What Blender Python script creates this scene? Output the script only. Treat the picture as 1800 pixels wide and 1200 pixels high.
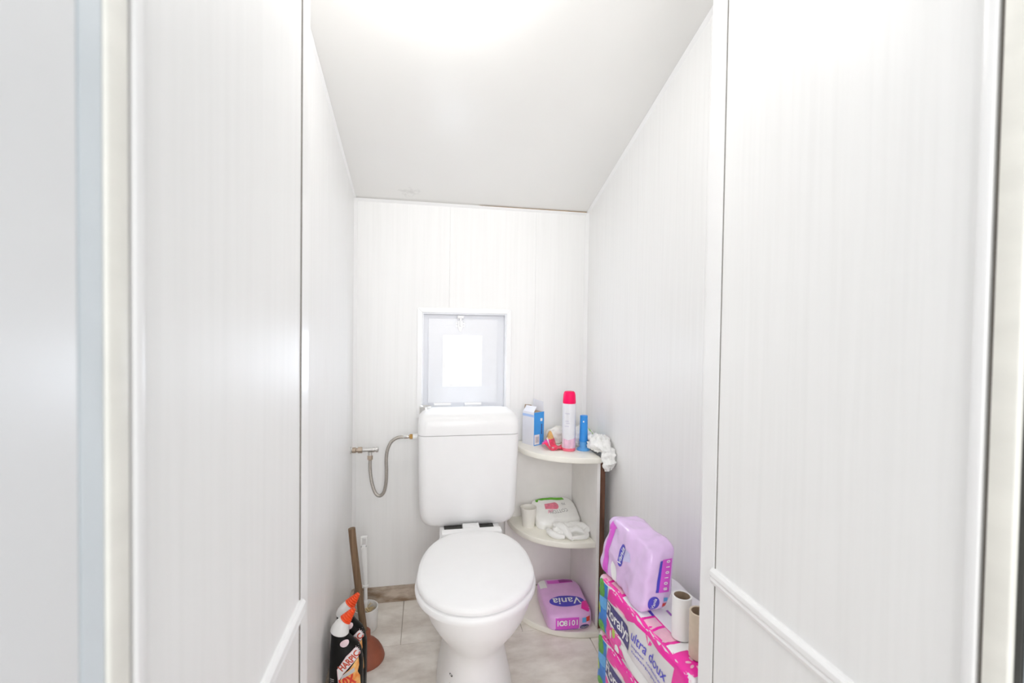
import bpy, bmesh, math, random
from mathutils import Vector, Matrix, noise
from mathutils.bvhtree import BVHTree
from mathutils.geometry import tessellate_polygon

random.seed(7)
SC = bpy.context.scene
COL = SC.collection
for o in list(bpy.data.objects):
    bpy.data.objects.remove(o)
PI = math.pi

# ------------------------------------------------------------------ camera, world, lamp, exposure
cam_data = bpy.data.cameras.new('camera')
cam = bpy.data.objects.new('camera', cam_data)
COL.objects.link(cam)
SC.camera = cam
TH, PH, RO = math.radians(10.7), math.radians(1.2), 0.014
Fv = Vector((math.sin(TH) * math.cos(PH), math.cos(TH) * math.cos(PH), -math.sin(PH)))
R0 = Vector((math.cos(TH), -math.sin(TH), 0))
U0 = R0.cross(Fv)
Rv = R0 * math.cos(RO) + U0 * math.sin(RO)
Uv = Rv.cross(Fv)
cam.matrix_world = Matrix(((Rv.x, Uv.x, -Fv.x, 0), (Rv.y, Uv.y, -Fv.y, 0), (Rv.z, Uv.z, -Fv.z, 1.13), (0, 0, 0, 1)))
cam_data.sensor_width = 36.0
cam_data.lens = 804.0 / 1800 * 36
cam_data.clip_start = 0.02
cam_data.dof.use_dof = True
cam_data.dof.focus_distance = 1.5
cam_data.dof.aperture_fstop = 4.0

world = bpy.data.worlds.new('world')
SC.world = world
world.use_nodes = True
wb = world.node_tree.nodes['Background']
wb.inputs[0].default_value = (0.92, 0.96, 1.0, 1)
wb.inputs[1].default_value = 0.50

LAMP_STRENGTH = 100.0        # the bare bulb on the ceiling
PANE_STRENGTH = 9.0          # daylight in the small frosted pane

# unseen fill light on the hall side, added to brighten floor and recess
hall = bpy.data.lights.new('hall_fill', 'AREA')
hall.shape = 'RECTANGLE'
hall.size, hall.size_y = 1.1, 1.3
hall.energy = 34.0
hall.color = (1.0, 0.992, 0.985)
hall_o = bpy.data.objects.new('hall_fill', hall)
COL.objects.link(hall_o)
hall_o.location = (0.1, -1.7, 1.55)
hall_o.rotation_euler = (math.radians(82), 0, 0)

SC.view_settings.view_transform = 'Standard'
SC.view_settings.look = 'None'
SC.view_settings.gamma = 1
SC.view_settings.use_curve_mapping = False
SC.view_settings.exposure = 0.17
SC.cycles.max_bounces = 14
SC.cycles.diffuse_bounces = 10
SC.cycles.glossy_bounces = 6


# ------------------------------------------------------------------ materials
MATS = {}
def mat(name, col, rough=0.5, var=0.0, scale=(20, 20, 20), spec=0.5, metal=0.0, coat=0.0, trans=0.0, emit=None, bump=0.0, bscale=None, sss=0.0, detail=4.0):
    """Principled surface whose colour wanders by +-var with an object-space noise, with an optional fine bump."""
    if name in MATS:
        return MATS[name]
    m = bpy.data.materials.new(name)
    m.use_nodes = True
    nt = m.node_tree
    p = nt.nodes['Principled BSDF']
    c = (*col, 1)
    p.inputs['Base Color'].default_value = c
    p.inputs['Roughness'].default_value = rough
    p.inputs['Metallic'].default_value = metal
    p.inputs['Specular IOR Level'].default_value = spec
    p.inputs['Coat Weight'].default_value = coat
    p.inputs['Coat Roughness'].default_value = 0.08
    p.inputs['Transmission Weight'].default_value = trans
    if sss:
        p.inputs['Subsurface Weight'].default_value = sss
        p.inputs['Subsurface Radius'].default_value = (0.01, 0.01, 0.01)
    if emit:
        p.inputs['Emission Color'].default_value = (*emit[0], 1)
        p.inputs['Emission Strength'].default_value = emit[1]
    if var or bump:
        tc = nt.nodes.new('ShaderNodeTexCoord')
        mp = nt.nodes.new('ShaderNodeMapping')
        mp.inputs['Scale'].default_value = scale
        nt.links.new(tc.outputs['Object'], mp.inputs['Vector'])
        nz = nt.nodes.new('ShaderNodeTexNoise')
        nz.inputs['Scale'].default_value = 1.0
        nz.inputs['Detail'].default_value = detail
        nt.links.new(mp.outputs['Vector'], nz.inputs['Vector'])
    if var:
        rp = nt.nodes.new('ShaderNodeValToRGB')
        rp.color_ramp.elements[0].position = 0.3
        rp.color_ramp.elements[1].position = 0.7
        rp.color_ramp.elements[0].color = tuple(max(0, x * (1 - var)) for x in col) + (1,)
        rp.color_ramp.elements[1].color = tuple(min(1, x * (1 + var)) for x in col) + (1,)
        nt.links.new(nz.outputs['Fac'], rp.inputs['Fac'])
        nt.links.new(rp.outputs['Color'], p.inputs['Base Color'])
    if bump:
        b = nt.nodes.new('ShaderNodeBump')
        b.inputs['Strength'].default_value = bump
        b.inputs['Distance'].default_value = 0.002
        if bscale:
            n2 = nt.nodes.new('ShaderNodeTexNoise')
            n2.inputs['Scale'].default_value = bscale
            nt.links.new(tc.outputs['Object'], n2.inputs['Vector'])
            nt.links.new(n2.outputs['Fac'], b.inputs['Height'])
        else:
            nt.links.new(nz.outputs['Fac'], b.inputs['Height'])
        nt.links.new(b.outputs['Normal'], p.inputs['Normal'])
    MATS[name] = m
    return m

def two_tone(name, c0, c1, scale, lo, hi, rough, bump=0.0, spec=0.5):
    """Two colours mixed by two octaves of noise: mottled stone, stained wood."""
    m = mat(name, c0, rough, spec=spec)
    nt = m.node_tree
    p = nt.nodes['Principled BSDF']
    tc = nt.nodes.new('ShaderNodeTexCoord')
    mp = nt.nodes.new('ShaderNodeMapping')
    mp.inputs['Scale'].default_value = scale
    nz = nt.nodes.new('ShaderNodeTexNoise')
    nz.inputs['Scale'].default_value = 1.0
    nz.inputs['Detail'].default_value = 8.0
    nz.inputs['Roughness'].default_value = 0.62
    rp = nt.nodes.new('ShaderNodeValToRGB')
    rp.color_ramp.elements[0].position = lo
    rp.color_ramp.elements[1].position = hi
    rp.color_ramp.elements[0].color = (*c0, 1)
    rp.color_ramp.elements[1].color = (*c1, 1)
    nt.links.new(tc.outputs['Object'], mp.inputs['Vector'])
    nt.links.new(mp.outputs['Vector'], nz.inputs['Vector'])
    nt.links.new(nz.outputs['Fac'], rp.inputs['Fac'])
    nt.links.new(rp.outputs['Color'], p.inputs['Base Color'])
    if bump:
        b = nt.nodes.new('ShaderNodeBump')
        b.inputs['Strength'].default_value = bump
        b.inputs['Distance'].default_value = 0.001
        nt.links.new(nz.outputs['Fac'], b.inputs['Height'])
        nt.links.new(b.outputs['Normal'], p.inputs['Normal'])
    return m

PANEL = two_tone('pvc_panel', (0.868, 0.868, 0.862), (0.892, 0.892, 0.887), (85, 85, 2.2), 0.36, 0.58, 0.40, 0.010, 0.28)
TRIM = mat('pvc_trim', (0.90, 0.90, 0.90), 0.28, 0.01)
PLASTER = mat('dark_plaster', (0.16, 0.145, 0.13), 0.9, 0.15)
GAPSHADE = mat('gap_shade_line', (0.22, 0.20, 0.18), 0.9, 0.1)  # shade inside narrow gaps, given as a dark colour
CEIL = mat('ceiling_board', (0.86, 0.855, 0.835), 0.27, 0.012, (3, 3, 3), spec=0.22)
CREAM = mat('cream_paint', (0.86, 0.85, 0.79), 0.4, 0.04, (8, 8, 30), bump=0.15)
BLUEGREY = mat('bluegrey_paint', (0.72, 0.78, 0.82), 0.45, 0.03)
LEAF = mat('door_leaf_paint', (0.87, 0.885, 0.90), 0.35, 0.02, (5, 5, 2))
SHADE_HOLE = mat('gap_shade_and_hole', (0.06, 0.06, 0.055), 0.7, 0.2)  # painted shade for frame and hinge gaps; also the largest bolt hole
TILE = two_tone('stone_tile', (0.64, 0.58, 0.515), (0.94, 0.90, 0.84), (6, 11, 9), 0.28, 0.60, 0.42, 0.05)
GROUT = mat('grout', (0.52, 0.47, 0.42), 0.9, 0.15)
SKIRT = two_tone('stained_skirting', (0.24, 0.165, 0.105), (0.56, 0.48, 0.40), (9, 9, 30), 0.34, 0.60, 0.6, 0.1)
CERAMIC = mat('white_ceramic', (0.89, 0.89, 0.89), 0.28, 0.008, spec=0.4)
SEATP = mat('white_seat_plastic', (0.90, 0.90, 0.90), 0.42, 0.008, spec=0.35)
CHROME = mat('chrome', (0.75, 0.74, 0.72), 0.18, 0.05, metal=1.0)
BRASS = mat('brass', (0.50, 0.30, 0.10), 0.3, 0.08, metal=1.0)
NICKEL = mat('worn_nickel', (0.56, 0.46, 0.37), 0.32, 0.12, (60, 60, 60), metal=1.0)
BRAID = mat('braided_steel', (0.50, 0.47, 0.43), 0.38, 0.25, (500, 500, 500), metal=0.85, bump=0.6)
MELAM = mat('white_melamine', (0.86, 0.845, 0.83), 0.45, 0.02)
SHELFM = mat('cream_shelf', (0.90, 0.88, 0.80), 0.4, 0.03, (15, 15, 15))
BROWN = two_tone('brown_edge', (0.07, 0.028, 0.016), (0.20, 0.09, 0.05), (60, 60, 8), 0.3, 0.7, 0.7, 0.1)
UPVC = mat('white_upvc', (0.80, 0.81, 0.84), 0.3, 0.008)
GLASS = mat('frosted_pane', (0.95, 0.97, 1.0), 0.3, emit=((0.80, 0.88, 1.0), PANE_STRENGTH))
BLACK = mat('black_plastic', (0.006, 0.006, 0.006), 0.35, 0.15, spec=0.25)
WHITEP = mat('white_plastic', (0.86, 0.86, 0.85), 0.3, 0.01)
ORANGE = mat('orange_plastic', (0.90, 0.085, 0.012), 0.35, 0.05)
RUBBER = mat('terracotta_rubber', (0.30, 0.085, 0.045), 0.5, 0.12, (30, 30, 30))
WOOD = two_tone('brown_handle_wood', (0.13, 0.075, 0.04), (0.27, 0.175, 0.10), (120, 120, 6), 0.3, 0.7, 0.55, 0.1)
BRISTLE = mat('bristles', (0.78, 0.62, 0.36), 0.8, 0.2)
LILAC = mat('lilac_film', (0.80, 0.46, 0.82), 0.28, 0.05, (25, 25, 25), coat=0.3)
LILACL = mat('pale_lilac_film', (0.74, 0.53, 0.83), 0.26, 0.06, (25, 25, 25), coat=0.3)
PURPLE = mat('purple_ink', (0.36, 0.10, 0.52), 0.35, 0.06)
MAGENTA = mat('magenta_ink', (0.72, 0.10, 0.66), 0.32, 0.06)
PLUM = mat('plum_ink', (0.33, 0.03, 0.30), 0.4, 0.1)
NAVY = mat('navy_ink', (0.06, 0.05, 0.20), 0.35, 0.06)
VIOLET = mat('violet_blue_ink', (0.075, 0.06, 0.52), 0.3, 0.05)
INKBLUE = mat('blue_violet_lettering', (0.10, 0.09, 0.62), 0.4, 0.05)
WHITEI = mat('white_ink', (0.86, 0.86, 0.87), 0.35, 0.01)
OFFW = mat('greyish_film', (0.74, 0.71, 0.73), 0.3, 0.03, (20, 20, 20), coat=0.2)
HOTPINK = mat('hot_pink_film', (0.86, 0.012, 0.36), 0.28, 0.08, (25, 25, 25), coat=0.3)
PINK = mat('pale_pink_ink', (0.86, 0.50, 0.60), 0.32, 0.10, (40, 40, 40))
PINK2 = mat('rose_ink', (0.86, 0.23, 0.33), 0.35, 0.18, (60, 60, 60))
REDP = mat('red_foil', (0.80, 0.03, 0.10), 0.25, 0.25, (60, 60, 60), coat=0.3)
MAGP = mat('magenta_foil', (0.80, 0.06, 0.38), 0.25, 0.15, (60, 60, 60), coat=0.3)
GOLDP = mat('ochre_ink', (0.72, 0.42, 0.14), 0.35, 0.2, (60, 60, 60))
GREEN = mat('green_ink', (0.12, 0.48, 0.01), 0.35, 0.1)
LEAFG = mat('leaf_green_ink', (0.10, 0.36, 0.05), 0.35, 0.35, (90, 90, 90))
LIME = mat('lime_ink', (0.45, 0.60, 0.10), 0.35, 0.2, (60, 60, 60))
BLUEI = mat('blue_ink', (0.03, 0.20, 0.62), 0.32, 0.2, (40, 40, 40))
SKYB = mat('sky_blue_ink', (0.12, 0.42, 0.80), 0.32, 0.12, (40, 40, 40))
CARTONB = mat('blue_carton', (0.05, 0.33, 0.80), 0.45, 0.05)
CARTONL = mat('light_blue_carton', (0.42, 0.58, 0.90), 0.45, 0.04)
CARTONW = mat('white_carton', (0.78, 0.79, 0.86), 0.5, 0.02)
CARD = mat('brown_cardboard', (0.40, 0.30, 0.21), 0.85, 0.08, (60, 60, 60))
TUBEC = mat('tan_cardboard', (0.66, 0.56, 0.44), 0.85, 0.06, (60, 60, 60))
PAPER = mat('white_paper', (0.86, 0.86, 0.85), 0.8, 0.01)
CUPM = mat('paper_cup', (0.84, 0.82, 0.77), 0.6, 0.02)
TISSUE = mat('white_tissue_film', (0.92, 0.92, 0.90), 0.38, 0.03, (40, 40, 40))
WARMT = mat('warm_white_tissue', (0.87, 0.86, 0.80), 0.7, 0.02, (40, 40, 40))
CANW = mat('can_white', (0.80, 0.80, 0.84), 0.28, 0.02, coat=0.2)
FAINT = mat('faint_lavender_ink', (0.66, 0.65, 0.74), 0.4, 0.06)
CANP = mat('can_pink', (0.80, 0.52, 0.66), 0.3, 0.2, (60, 60, 20))
CANR = mat('can_base_rose', (0.85, 0.16, 0.24), 0.3, 0.05)
CAP = mat('hot_pink_cap', (1.0, 0.0, 0.12), 0.45, 0.0, spec=0.3)
TUBEB = mat('blue_translucent_plastic', (0.035, 0.30, 0.80), 0.3, 0.03)
TUBEB2 = mat('pale_blue_plastic', (0.12, 0.40, 0.80), 0.3, 0.05)
REDI = mat('red_ink', (0.72, 0.05, 0.03), 0.4, 0.05)
FIRE = two_tone('fire_ink', (0.85, 0.20, 0.015), (0.95, 0.66, 0.25), (60, 60, 35), 0.35, 0.65, 0.4)
GREYI = mat('grey_ink', (0.35, 0.35, 0.36), 0.4, 0.08)
LGREY = mat('light_grey_ink', (0.60, 0.60, 0.61), 0.4, 0.05)
CORE = mat('core_hole_grey', (0.42, 0.42, 0.43), 0.6, 0.08)
STAIN = mat('brown_stain', (0.42, 0.27, 0.13), 0.8, 0.25, (60, 60, 60))
RIBBON = mat('pinkish_ribbon', (0.86, 0.68, 0.72), 0.35, 0.08, (60, 60, 60))
BULB = mat('bulb_glow', (1, 1, 1), 0.4, emit=((1.0, 0.985, 0.965), LAMP_STRENGTH))

# smudge of dirt on the ceiling board near the back wall
def ceiling_smudge():
    nt = CEIL.node_tree
    p = nt.nodes['Principled BSDF']
    src = p.inputs['Base Color'].links[0].from_socket
    tc = nt.nodes.new('ShaderNodeTexCoord')
    mp = nt.nodes.new('ShaderNodeMapping')
    mp.vector_type = 'POINT'
    mp.inputs['Location'].default_value = (0.065 / 0.045, -1.885 / 0.03, 0)
    mp.inputs['Scale'].default_value = (1 / 0.045, 1 / 0.03, 0)
    nt.links.new(tc.outputs['Object'], mp.inputs['Vector'])
    ln = nt.nodes.new('ShaderNodeVectorMath'); ln.operation = 'LENGTH'
    nt.links.new(mp.outputs['Vector'], ln.inputs[0])
    nz = nt.nodes.new('ShaderNodeTexNoise'); nz.inputs['Scale'].default_value = 45; nz.inputs['Detail'].default_value = 6
    nt.links.new(tc.outputs['Object'], nz.inputs['Vector'])
    ad = nt.nodes.new('ShaderNodeMath'); ad.operation = 'MULTIPLY_ADD'
    ad.inputs[1].default_value = 3.4; ad.inputs[2].default_value = -1.7
    nt.links.new(nz.outputs['Fac'], ad.inputs[0])
    sm = nt.nodes.new('ShaderNodeMath'); sm.operation = 'ADD'
    nt.links.new(ln.outputs['Value'], sm.inputs[0]); nt.links.new(ad.outputs[0], sm.inputs[1])
    rp = nt.nodes.new('ShaderNodeValToRGB')
    rp.color_ramp.elements[0].position = 0.1; rp.color_ramp.elements[0].color = (0.22,) * 3 + (1,)
    rp.color_ramp.elements[1].position = 0.95; rp.color_ramp.elements[1].color = (0, 0, 0, 1)
    nt.links.new(sm.outputs[0], rp.inputs['Fac'])
    mx = nt.nodes.new('ShaderNodeMix'); mx.data_type = 'RGBA'
    nt.links.new(rp.outputs['Color'], mx.inputs['Factor'])
    nt.links.new(src, mx.inputs['A'])
    mx.inputs['B'].default_value = (0.38, 0.37, 0.35, 1)
    nt.links.new(mx.outputs['Result'], p.inputs['Base Color'])
ceiling_smudge()


# ------------------------------------------------------------------ mesh helpers
def link(name, me, m=None, parent=None, smooth=False, loc=None):
    o = bpy.data.objects.new(name, me)
    COL.objects.link(o)
    if m:
        for mm in (m if isinstance(m, (list, tuple)) else [m]):
            me.materials.append(mm)
    if parent:
        o.parent = parent
    if loc:
        o.location = loc
    if smooth:
        me.shade_smooth()
        if smooth is not True:
            me.set_sharp_from_angle(angle=math.radians(smooth))
    return o

def from_bm(name, bm, m=None, parent=None, smooth=False, loc=None):
    bmesh.ops.recalc_face_normals(bm, faces=bm.faces)
    me = bpy.data.meshes.new(name)
    bm.to_mesh(me)
    bm.free()
    return link(name, me, m, parent, smooth, loc)

def tag(o, label=None, cat=None, group=None, kind=None):
    for k, v in (('label', label), ('category', cat), ('group', group), ('kind', kind)):
        if v:
            o[k] = v
    return o

def thing(name, label, cat, loc=(0, 0, 0), rz=0, group=None):
    o = bpy.data.objects.new(name, None)
    o.empty_display_size = 0.05
    COL.objects.link(o)
    o.location = loc
    o.rotation_euler = (0, 0, rz)
    return tag(o, label, cat, group)

def copy_tree(o, parent=None):
    c = o.copy()
    COL.objects.link(c)
    if parent:
        c.parent = parent
    for ch in list(o.children):
        copy_tree(ch, c)
    return c

def bm_box(bm, x0, x1, y0, y1, z0, z1, bev=0.0, seg=2):
    r = bmesh.ops.create_cube(bm, size=1.0)
    vs = r['verts']
    for v in vs:
        v.co = Vector(((x0 + x1) / 2 + v.co.x * (x1 - x0), (y0 + y1) / 2 + v.co.y * (y1 - y0), (z0 + z1) / 2 + v.co.z * (z1 - z0)))
    if bev:
        es = {e for v in vs for e in v.link_edges}
        bmesh.ops.bevel(bm, geom=list(es), offset=bev, segments=seg, profile=0.5, affect='EDGES')

def box(name, x0, x1, y0, y1, z0, z1, m, parent=None, bev=0.0, seg=2, smooth=None):
    bm = bmesh.new()
    bm_box(bm, x0, x1, y0, y1, z0, z1, bev, seg)
    return from_bm(name, bm, m, parent, smooth if smooth is not None else (40 if bev else False))

def bm_prism(bm, pts, axis, a0, a1, bev=0.0, seg=1):
    """Extrude a 2D outline along an axis; pts are the other two coordinates in x<y<z order."""
    def mk(p, a):
        return {'x': (a, p[0], p[1]), 'y': (p[0], a, p[1]), 'z': (p[0], p[1], a)}[axis]
    v0 = [bm.verts.new(mk(p, a0)) for p in pts]
    v1 = [bm.verts.new(mk(p, a1)) for p in pts]
    n = len(pts)
    fs = [bm.faces.new(v0), bm.faces.new(v1[::-1])]
    for i in range(n):
        fs.append(bm.faces.new((v0[i], v0[(i + 1) % n], v1[(i + 1) % n], v1[i])))
    bmesh.ops.recalc_face_normals(bm, faces=fs)
    if bev:
        es = {e for f in fs[:2] for e in f.edges}
        bmesh.ops.bevel(bm, geom=list(es), offset=bev, segments=seg, profile=0.5, affect='EDGES')

def prism(name, pts, axis, a0, a1, m, parent=None, bev=0.0, seg=1, smooth=False):
    bm = bmesh.new()
    bm_prism(bm, pts, axis, a0, a1, bev, seg)
    return from_bm(name, bm, m, parent, smooth)

def bm_loft(bm, rings, close=True, cap=(True, True)):
    vr = [[bm.verts.new(p) for p in r] for r in rings]
    n = len(rings[0])
    for a, b in zip(vr, vr[1:]):
        for i in range(n if close else n - 1):
            bm.faces.new((a[i], a[(i + 1) % n], b[(i + 1) % n], b[i]))
    if cap[0]:
        bm.faces.new(vr[0][::-1])
    if cap[1]:
        bm.faces.new(vr[-1])

def loft(name, rings, m, parent=None, cap=(True, True), smooth=35):
    bm = bmesh.new()
    bm_loft(bm, rings, True, cap)
    return from_bm(name, bm, m, parent, smooth)

def bm_lathe(bm, prof, cx=0, cy=0, seg=32, cap=(True, True)):
    rings = [[(cx + r * math.cos(2 * PI * i / seg), cy + r * math.sin(2 * PI * i / seg), z) for i in range(seg)] for r, z in prof]
    bm_loft(bm, rings, True, cap)

def lathe(name, prof, m, parent=None, cx=0, cy=0, seg=32, cap=(True, True), smooth=35):
    bm = bmesh.new()
    bm_lathe(bm, prof, cx, cy, seg, cap)
    return from_bm(name, bm, m, parent, smooth)

def smooth_path(pts, n=8):
    """Catmull-Rom through the points."""
    P = [Vector(p) for p in pts]
    P = [P[0] * 2 - P[1]] + P + [P[-1] * 2 - P[-2]]
    out = []
    for i in range(1, len(P) - 2):
        for k in range(n):
            t = k / n
            a, b, c, d = P[i - 1], P[i], P[i + 1], P[i + 2]
            out.append(0.5 * ((2 * b) + (c - a) * t + (2 * a - 5 * b + 4 * c - d) * t * t + (3 * b - a - 3 * c + d) * t ** 3))
    out.append(P[-2])
    return out

def tube_rings(path, rad, seg=14):
    path = [Vector(p) for p in path]
    rings = []
    up = Vector((0.13, 0.9, 0.31)).normalized()
    for i, p in enumerate(path):
        t = (path[min(i + 1, len(path) - 1)] - path[max(i - 1, 0)]).normalized()
        a = (up - t * up.dot(t)).normalized()
        up = a
        b = t.cross(a)
        r = rad[i] if isinstance(rad, (list, tuple)) else rad
        rings.append([p + (a * math.cos(2 * PI * k / seg) + b * math.sin(2 * PI * k / seg)) * r for k in range(seg)])
    return rings

def tube(name, path, rad, m, parent=None, seg=14, smooth=35):
    return loft(name, tube_rings(path, rad, seg), m, parent, smooth=smooth)

def sblock(n, dims, e=5.0, bumpf=None):
    """Pillow-like block: a cube grid pushed onto a super-ellipsoid of half sizes dims."""
    bm = bmesh.new()
    bmesh.ops.create_cube(bm, size=2.0)
    bmesh.ops.subdivide_edges(bm, edges=bm.edges[:], cuts=n, use_grid_fill=True)
    for v in bm.verts:
        x, y, z = v.co
        k = (abs(x) ** e + abs(y) ** e + abs(z) ** e) ** (1 / e)
        v.co = Vector((x / k * dims[0], y / k * dims[1], z / k * dims[2]))
    bmesh.ops.recalc_face_normals(bm, faces=bm.faces)
    if bumpf:
        bm.normal_update()
        new = [(v, v.co + v.normal * bumpf(v.co)) for v in bm.verts]
        for v, c in new:
            v.co = c
    return bm

def crease(co, f, a, seed=0.0):
    """Sharp folds of thin film."""
    p = Vector((co.x * f + seed, co.y * f + seed * 1.7, co.z * f - seed))
    v = 1 - abs(noise.noise(p)) * 2.2
    w = 1 - abs(noise.noise(p * 2.3 + Vector((5, 1, 9)))) * 2.2
    return a * (v * 0.65 + w * 0.35 - 0.45)

# ---- flat print laid on a surface
def text2d(s, height, shear=0.0, bold=0.0, width=None, spacing=1.0):
    cu = bpy.data.curves.new('txt', 'FONT')
    cu.body = s
    cu.size = 1.0
    cu.shear = shear
    cu.offset = bold
    cu.space_character = spacing
    cu.resolution_u = 3
    cu.align_x = 'LEFT'
    ob = bpy.data.objects.new('txt', cu)
    COL.objects.link(ob)
    dg = bpy.context.evaluated_depsgraph_get()
    me = bpy.data.meshes.new_from_object(ob.evaluated_get(dg))
    vs = [(v.co.x, v.co.y) for v in me.vertices]
    fs = [tuple(p.vertices) for p in me.polygons]
    bpy.data.objects.remove(ob)
    bpy.data.curves.remove(cu)
    bpy.data.meshes.remove(me)
    x0, x1 = min(v[0] for v in vs), max(v[0] for v in vs)
    y0, y1 = min(v[1] for v in vs), max(v[1] for v in vs)
    k = height / (y1 - y0)
    kx = width / (x1 - x0) if width else k
    return [((x - (x0 + x1) / 2) * kx, (y - (y0 + y1) / 2) * k) for x, y in vs], fs

def poly2d(pts):
    tri = tessellate_polygon([[Vector((x, y, 0)) for x, y in pts]])
    return list(pts), [tuple(t) for t in tri]

def rect2d(x0, x1, y0, y1):
    return poly2d([(x0, y0), (x1, y0), (x1, y1), (x0, y1)])

def oval2d(cx, cy, a, b, n=28, rot=0.0):
    c, s = math.cos(rot), math.sin(rot)
    return poly2d([(cx + a * math.cos(t) * c - b * math.sin(t) * s, cy + a * math.cos(t) * s + b * math.sin(t) * c)
                   for t in [2 * PI * i / n for i in range(n)]])

def place2d(sh, dx=0.0, dy=0.0, rot=0.0):
    c, s = math.cos(rot), math.sin(rot)
    return [(x * c - y * s + dx, x * s + y * c + dy) for x, y in sh[0]], sh[1]

def merge2d(*shs):
    V, Fc = [], []
    for vs, fs in shs:
        k = len(V)
        V += vs
        Fc += [tuple(i + k for i in f) for f in fs]
    return V, Fc

class Target:
    """Surface of a mesh object, in that object's own space, that prints are pressed onto."""
    def __init__(self, ob):
        me = ob.data
        self.bvh = BVHTree.FromPolygons([v.co for v in me.vertices], [tuple(p.vertices) for p in me.polygons])

def decal(name, sh, target, o, ux, uy, m, parent, lift=0.0006, maxlen=0.012, label=None):
    ux, uy, o = Vector(ux), Vector(uy), Vector(o)
    n = ux.cross(uy).normalized()
    bm = bmesh.new()
    vs = [bm.verts.new((x, y, 0)) for x, y in sh[0]]
    for f in sh[1]:
        try:
            bm.faces.new([vs[i] for i in f])
        except ValueError:
            pass
    bmesh.ops.triangulate(bm, faces=bm.faces[:])
    for _ in range(5):
        es = [e for e in bm.edges if e.calc_length() > maxlen]
        if not es:
            break
        bmesh.ops.subdivide_edges(bm, edges=es, cuts=1)
        bmesh.ops.triangulate(bm, faces=bm.faces[:])
    dead = []
    for v in bm.verts:
        p = o + ux * v.co.x + uy * v.co.y
        hit, nor, idx, d = target.bvh.ray_cast(p + n * 0.3, -n)
        if hit is None:
            dead.append(v)
        else:
            v.co = hit + n * lift
    if dead:
        bmesh.ops.delete(bm, geom=dead, context='VERTS')
    for f in bm.faces:
        f.normal_update()
        if f.normal.dot(n) < 0:
            f.normal_flip()
    me = bpy.data.meshes.new(name)
    bm.to_mesh(me)
    bm.free()
    ob = link(name, me, m, parent, True)
    if label:
        ob['label'] = label
    return ob


# ------------------------------------------------------------------ the room
LX, RX, BY = -0.288, 0.706, 1.95          # recess faces
FL, FR = -0.19, 0.52                      # faces of the narrower front part
FY0, FYL, FYR = 0.345, 0.80, 0.782
PT = 0.008                                # panel thickness

def zc(x, y):
    """Underside of the sloping ceiling."""
    return 1.665 + (0.258 + 0.062 * (x - LX) / (RX - LX)) * (BY - y)

# floor: slab plus individual tiles
floor = box('floor', -1.4, 1.8, -1.3, 2.1, -0.05, -0.004, GROUT)
tag(floor, 'pale grey mottled stone tile floor around the toilet', 'floor', kind='structure')
tile_me = None
rows = [(1.667, 1.95, -0.078), (1.217, 1.667, 0.16), (0.767, 1.217, -0.078), (0.317, 0.767, 0.16), (-0.133, 0.317, -0.078), (-0.583, -0.133, 0.16), (-1.033, -0.583, -0.078)]
for (y0, y1, xo) in rows:
    k = -3
    while xo + k * 0.45 < 1.8:
        x0, x1 = xo + k * 0.45, xo + (k + 1) * 0.45
        k += 1
        x0, x1 = max(x0, LX - 0.1 if y0 > 0.31 else -1.4), min(x1, RX + 0.1 if y0 > 0.31 else 1.8)
        if x1 - x0 < 0.03:
            continue
        t = box('tile', x0 + 0.0012, x1 - 0.0012, y0 + 0.0012, y1 - 0.0012, -0.02, random.uniform(-0.0005, 0.0), TILE, floor, 0.0012, 1)

# ceiling
bm = bmesh.new()
NX, NY = 8, 10
g = [[bm.verts.new((LX - 0.12 + (RX - LX + 0.24) * i / NX, 0.30 + (BY + 0.12 - 0.30) * j / NY, 0)) for j in range(NY + 1)] for i in range(NX + 1)]
for r in g:
    for v in r:
        v.co.z = zc(v.co.x, v.co.y)
top = [[bm.verts.new(v.co + Vector((0, 0, 0.03))) for v in r] for r in g]
for i in range(NX):
    for j in range(NY):
        bm.faces.new((g[i][j], g[i + 1][j], g[i + 1][j + 1], g[i][j + 1]))
        bm.faces.new((top[i][j], top[i][j + 1], top[i + 1][j + 1], top[i + 1][j]))
edge = [(i, 0) for i in range(NX)] + [(NX, j) for j in range(NY)] + [(i, NY) for i in range(NX, 0, -1)] + [(0, j) for j in range(NY, 0, -1)]
for a, b in zip(edge, edge[1:] + edge[:1]):
    bm.faces.new((g[a[0]][a[1]], top[a[0]][a[1]], top[b[0]][b[1]], g[b[0]][b[1]]))
ceiling = from_bm('ceiling', bm, CEIL, None, 30)
tag(ceiling, 'glossy white sloping ceiling board falling towards the back wall', 'ceiling', kind='structure')

# back wall: structural wall with the window hole, panels in front of it
WX0, WX1, WZ0, WZ1 = -0.014, 0.343, 0.785, 1.207       # clear opening
bm = bmesh.new()
yb0, yb1 = BY + PT, BY + 0.20
for a in ((LX - 0.12, WX0, 0, 1.80), (WX1, RX + 0.12, 0, 1.80), (WX0, WX1, 0, WZ0), (WX0, WX1, WZ1, 1.80)):
    bm_box(bm, a[0], a[1], yb0, yb1, a[2], a[3])
wall_back = from_bm('wall_back', bm, PLASTER)
tag(wall_back, 'white wood-grain panelled back wall behind the toilet', 'wall', kind='structure')
J1, J2, GP = 0.097, 0.469, 0.00015
def top_pts(x0, x1):
    return [(x1, zc(x1, BY)), (x0, zc(x0, BY))]
def back_panel(pts):
    return prism('panel', pts, 'y', BY, BY + PT, PANEL, wall_back, 0.00035, 1)
x0, x1 = LX, J1 - GP
back_panel([(x0, 0), (x1, 0), (x1, WZ0), (WX0, WZ0), (WX0, WZ1), (x1, WZ1)] + top_pts(x0, x1))
x0, x1 = J1 + GP, J2 - GP
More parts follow.
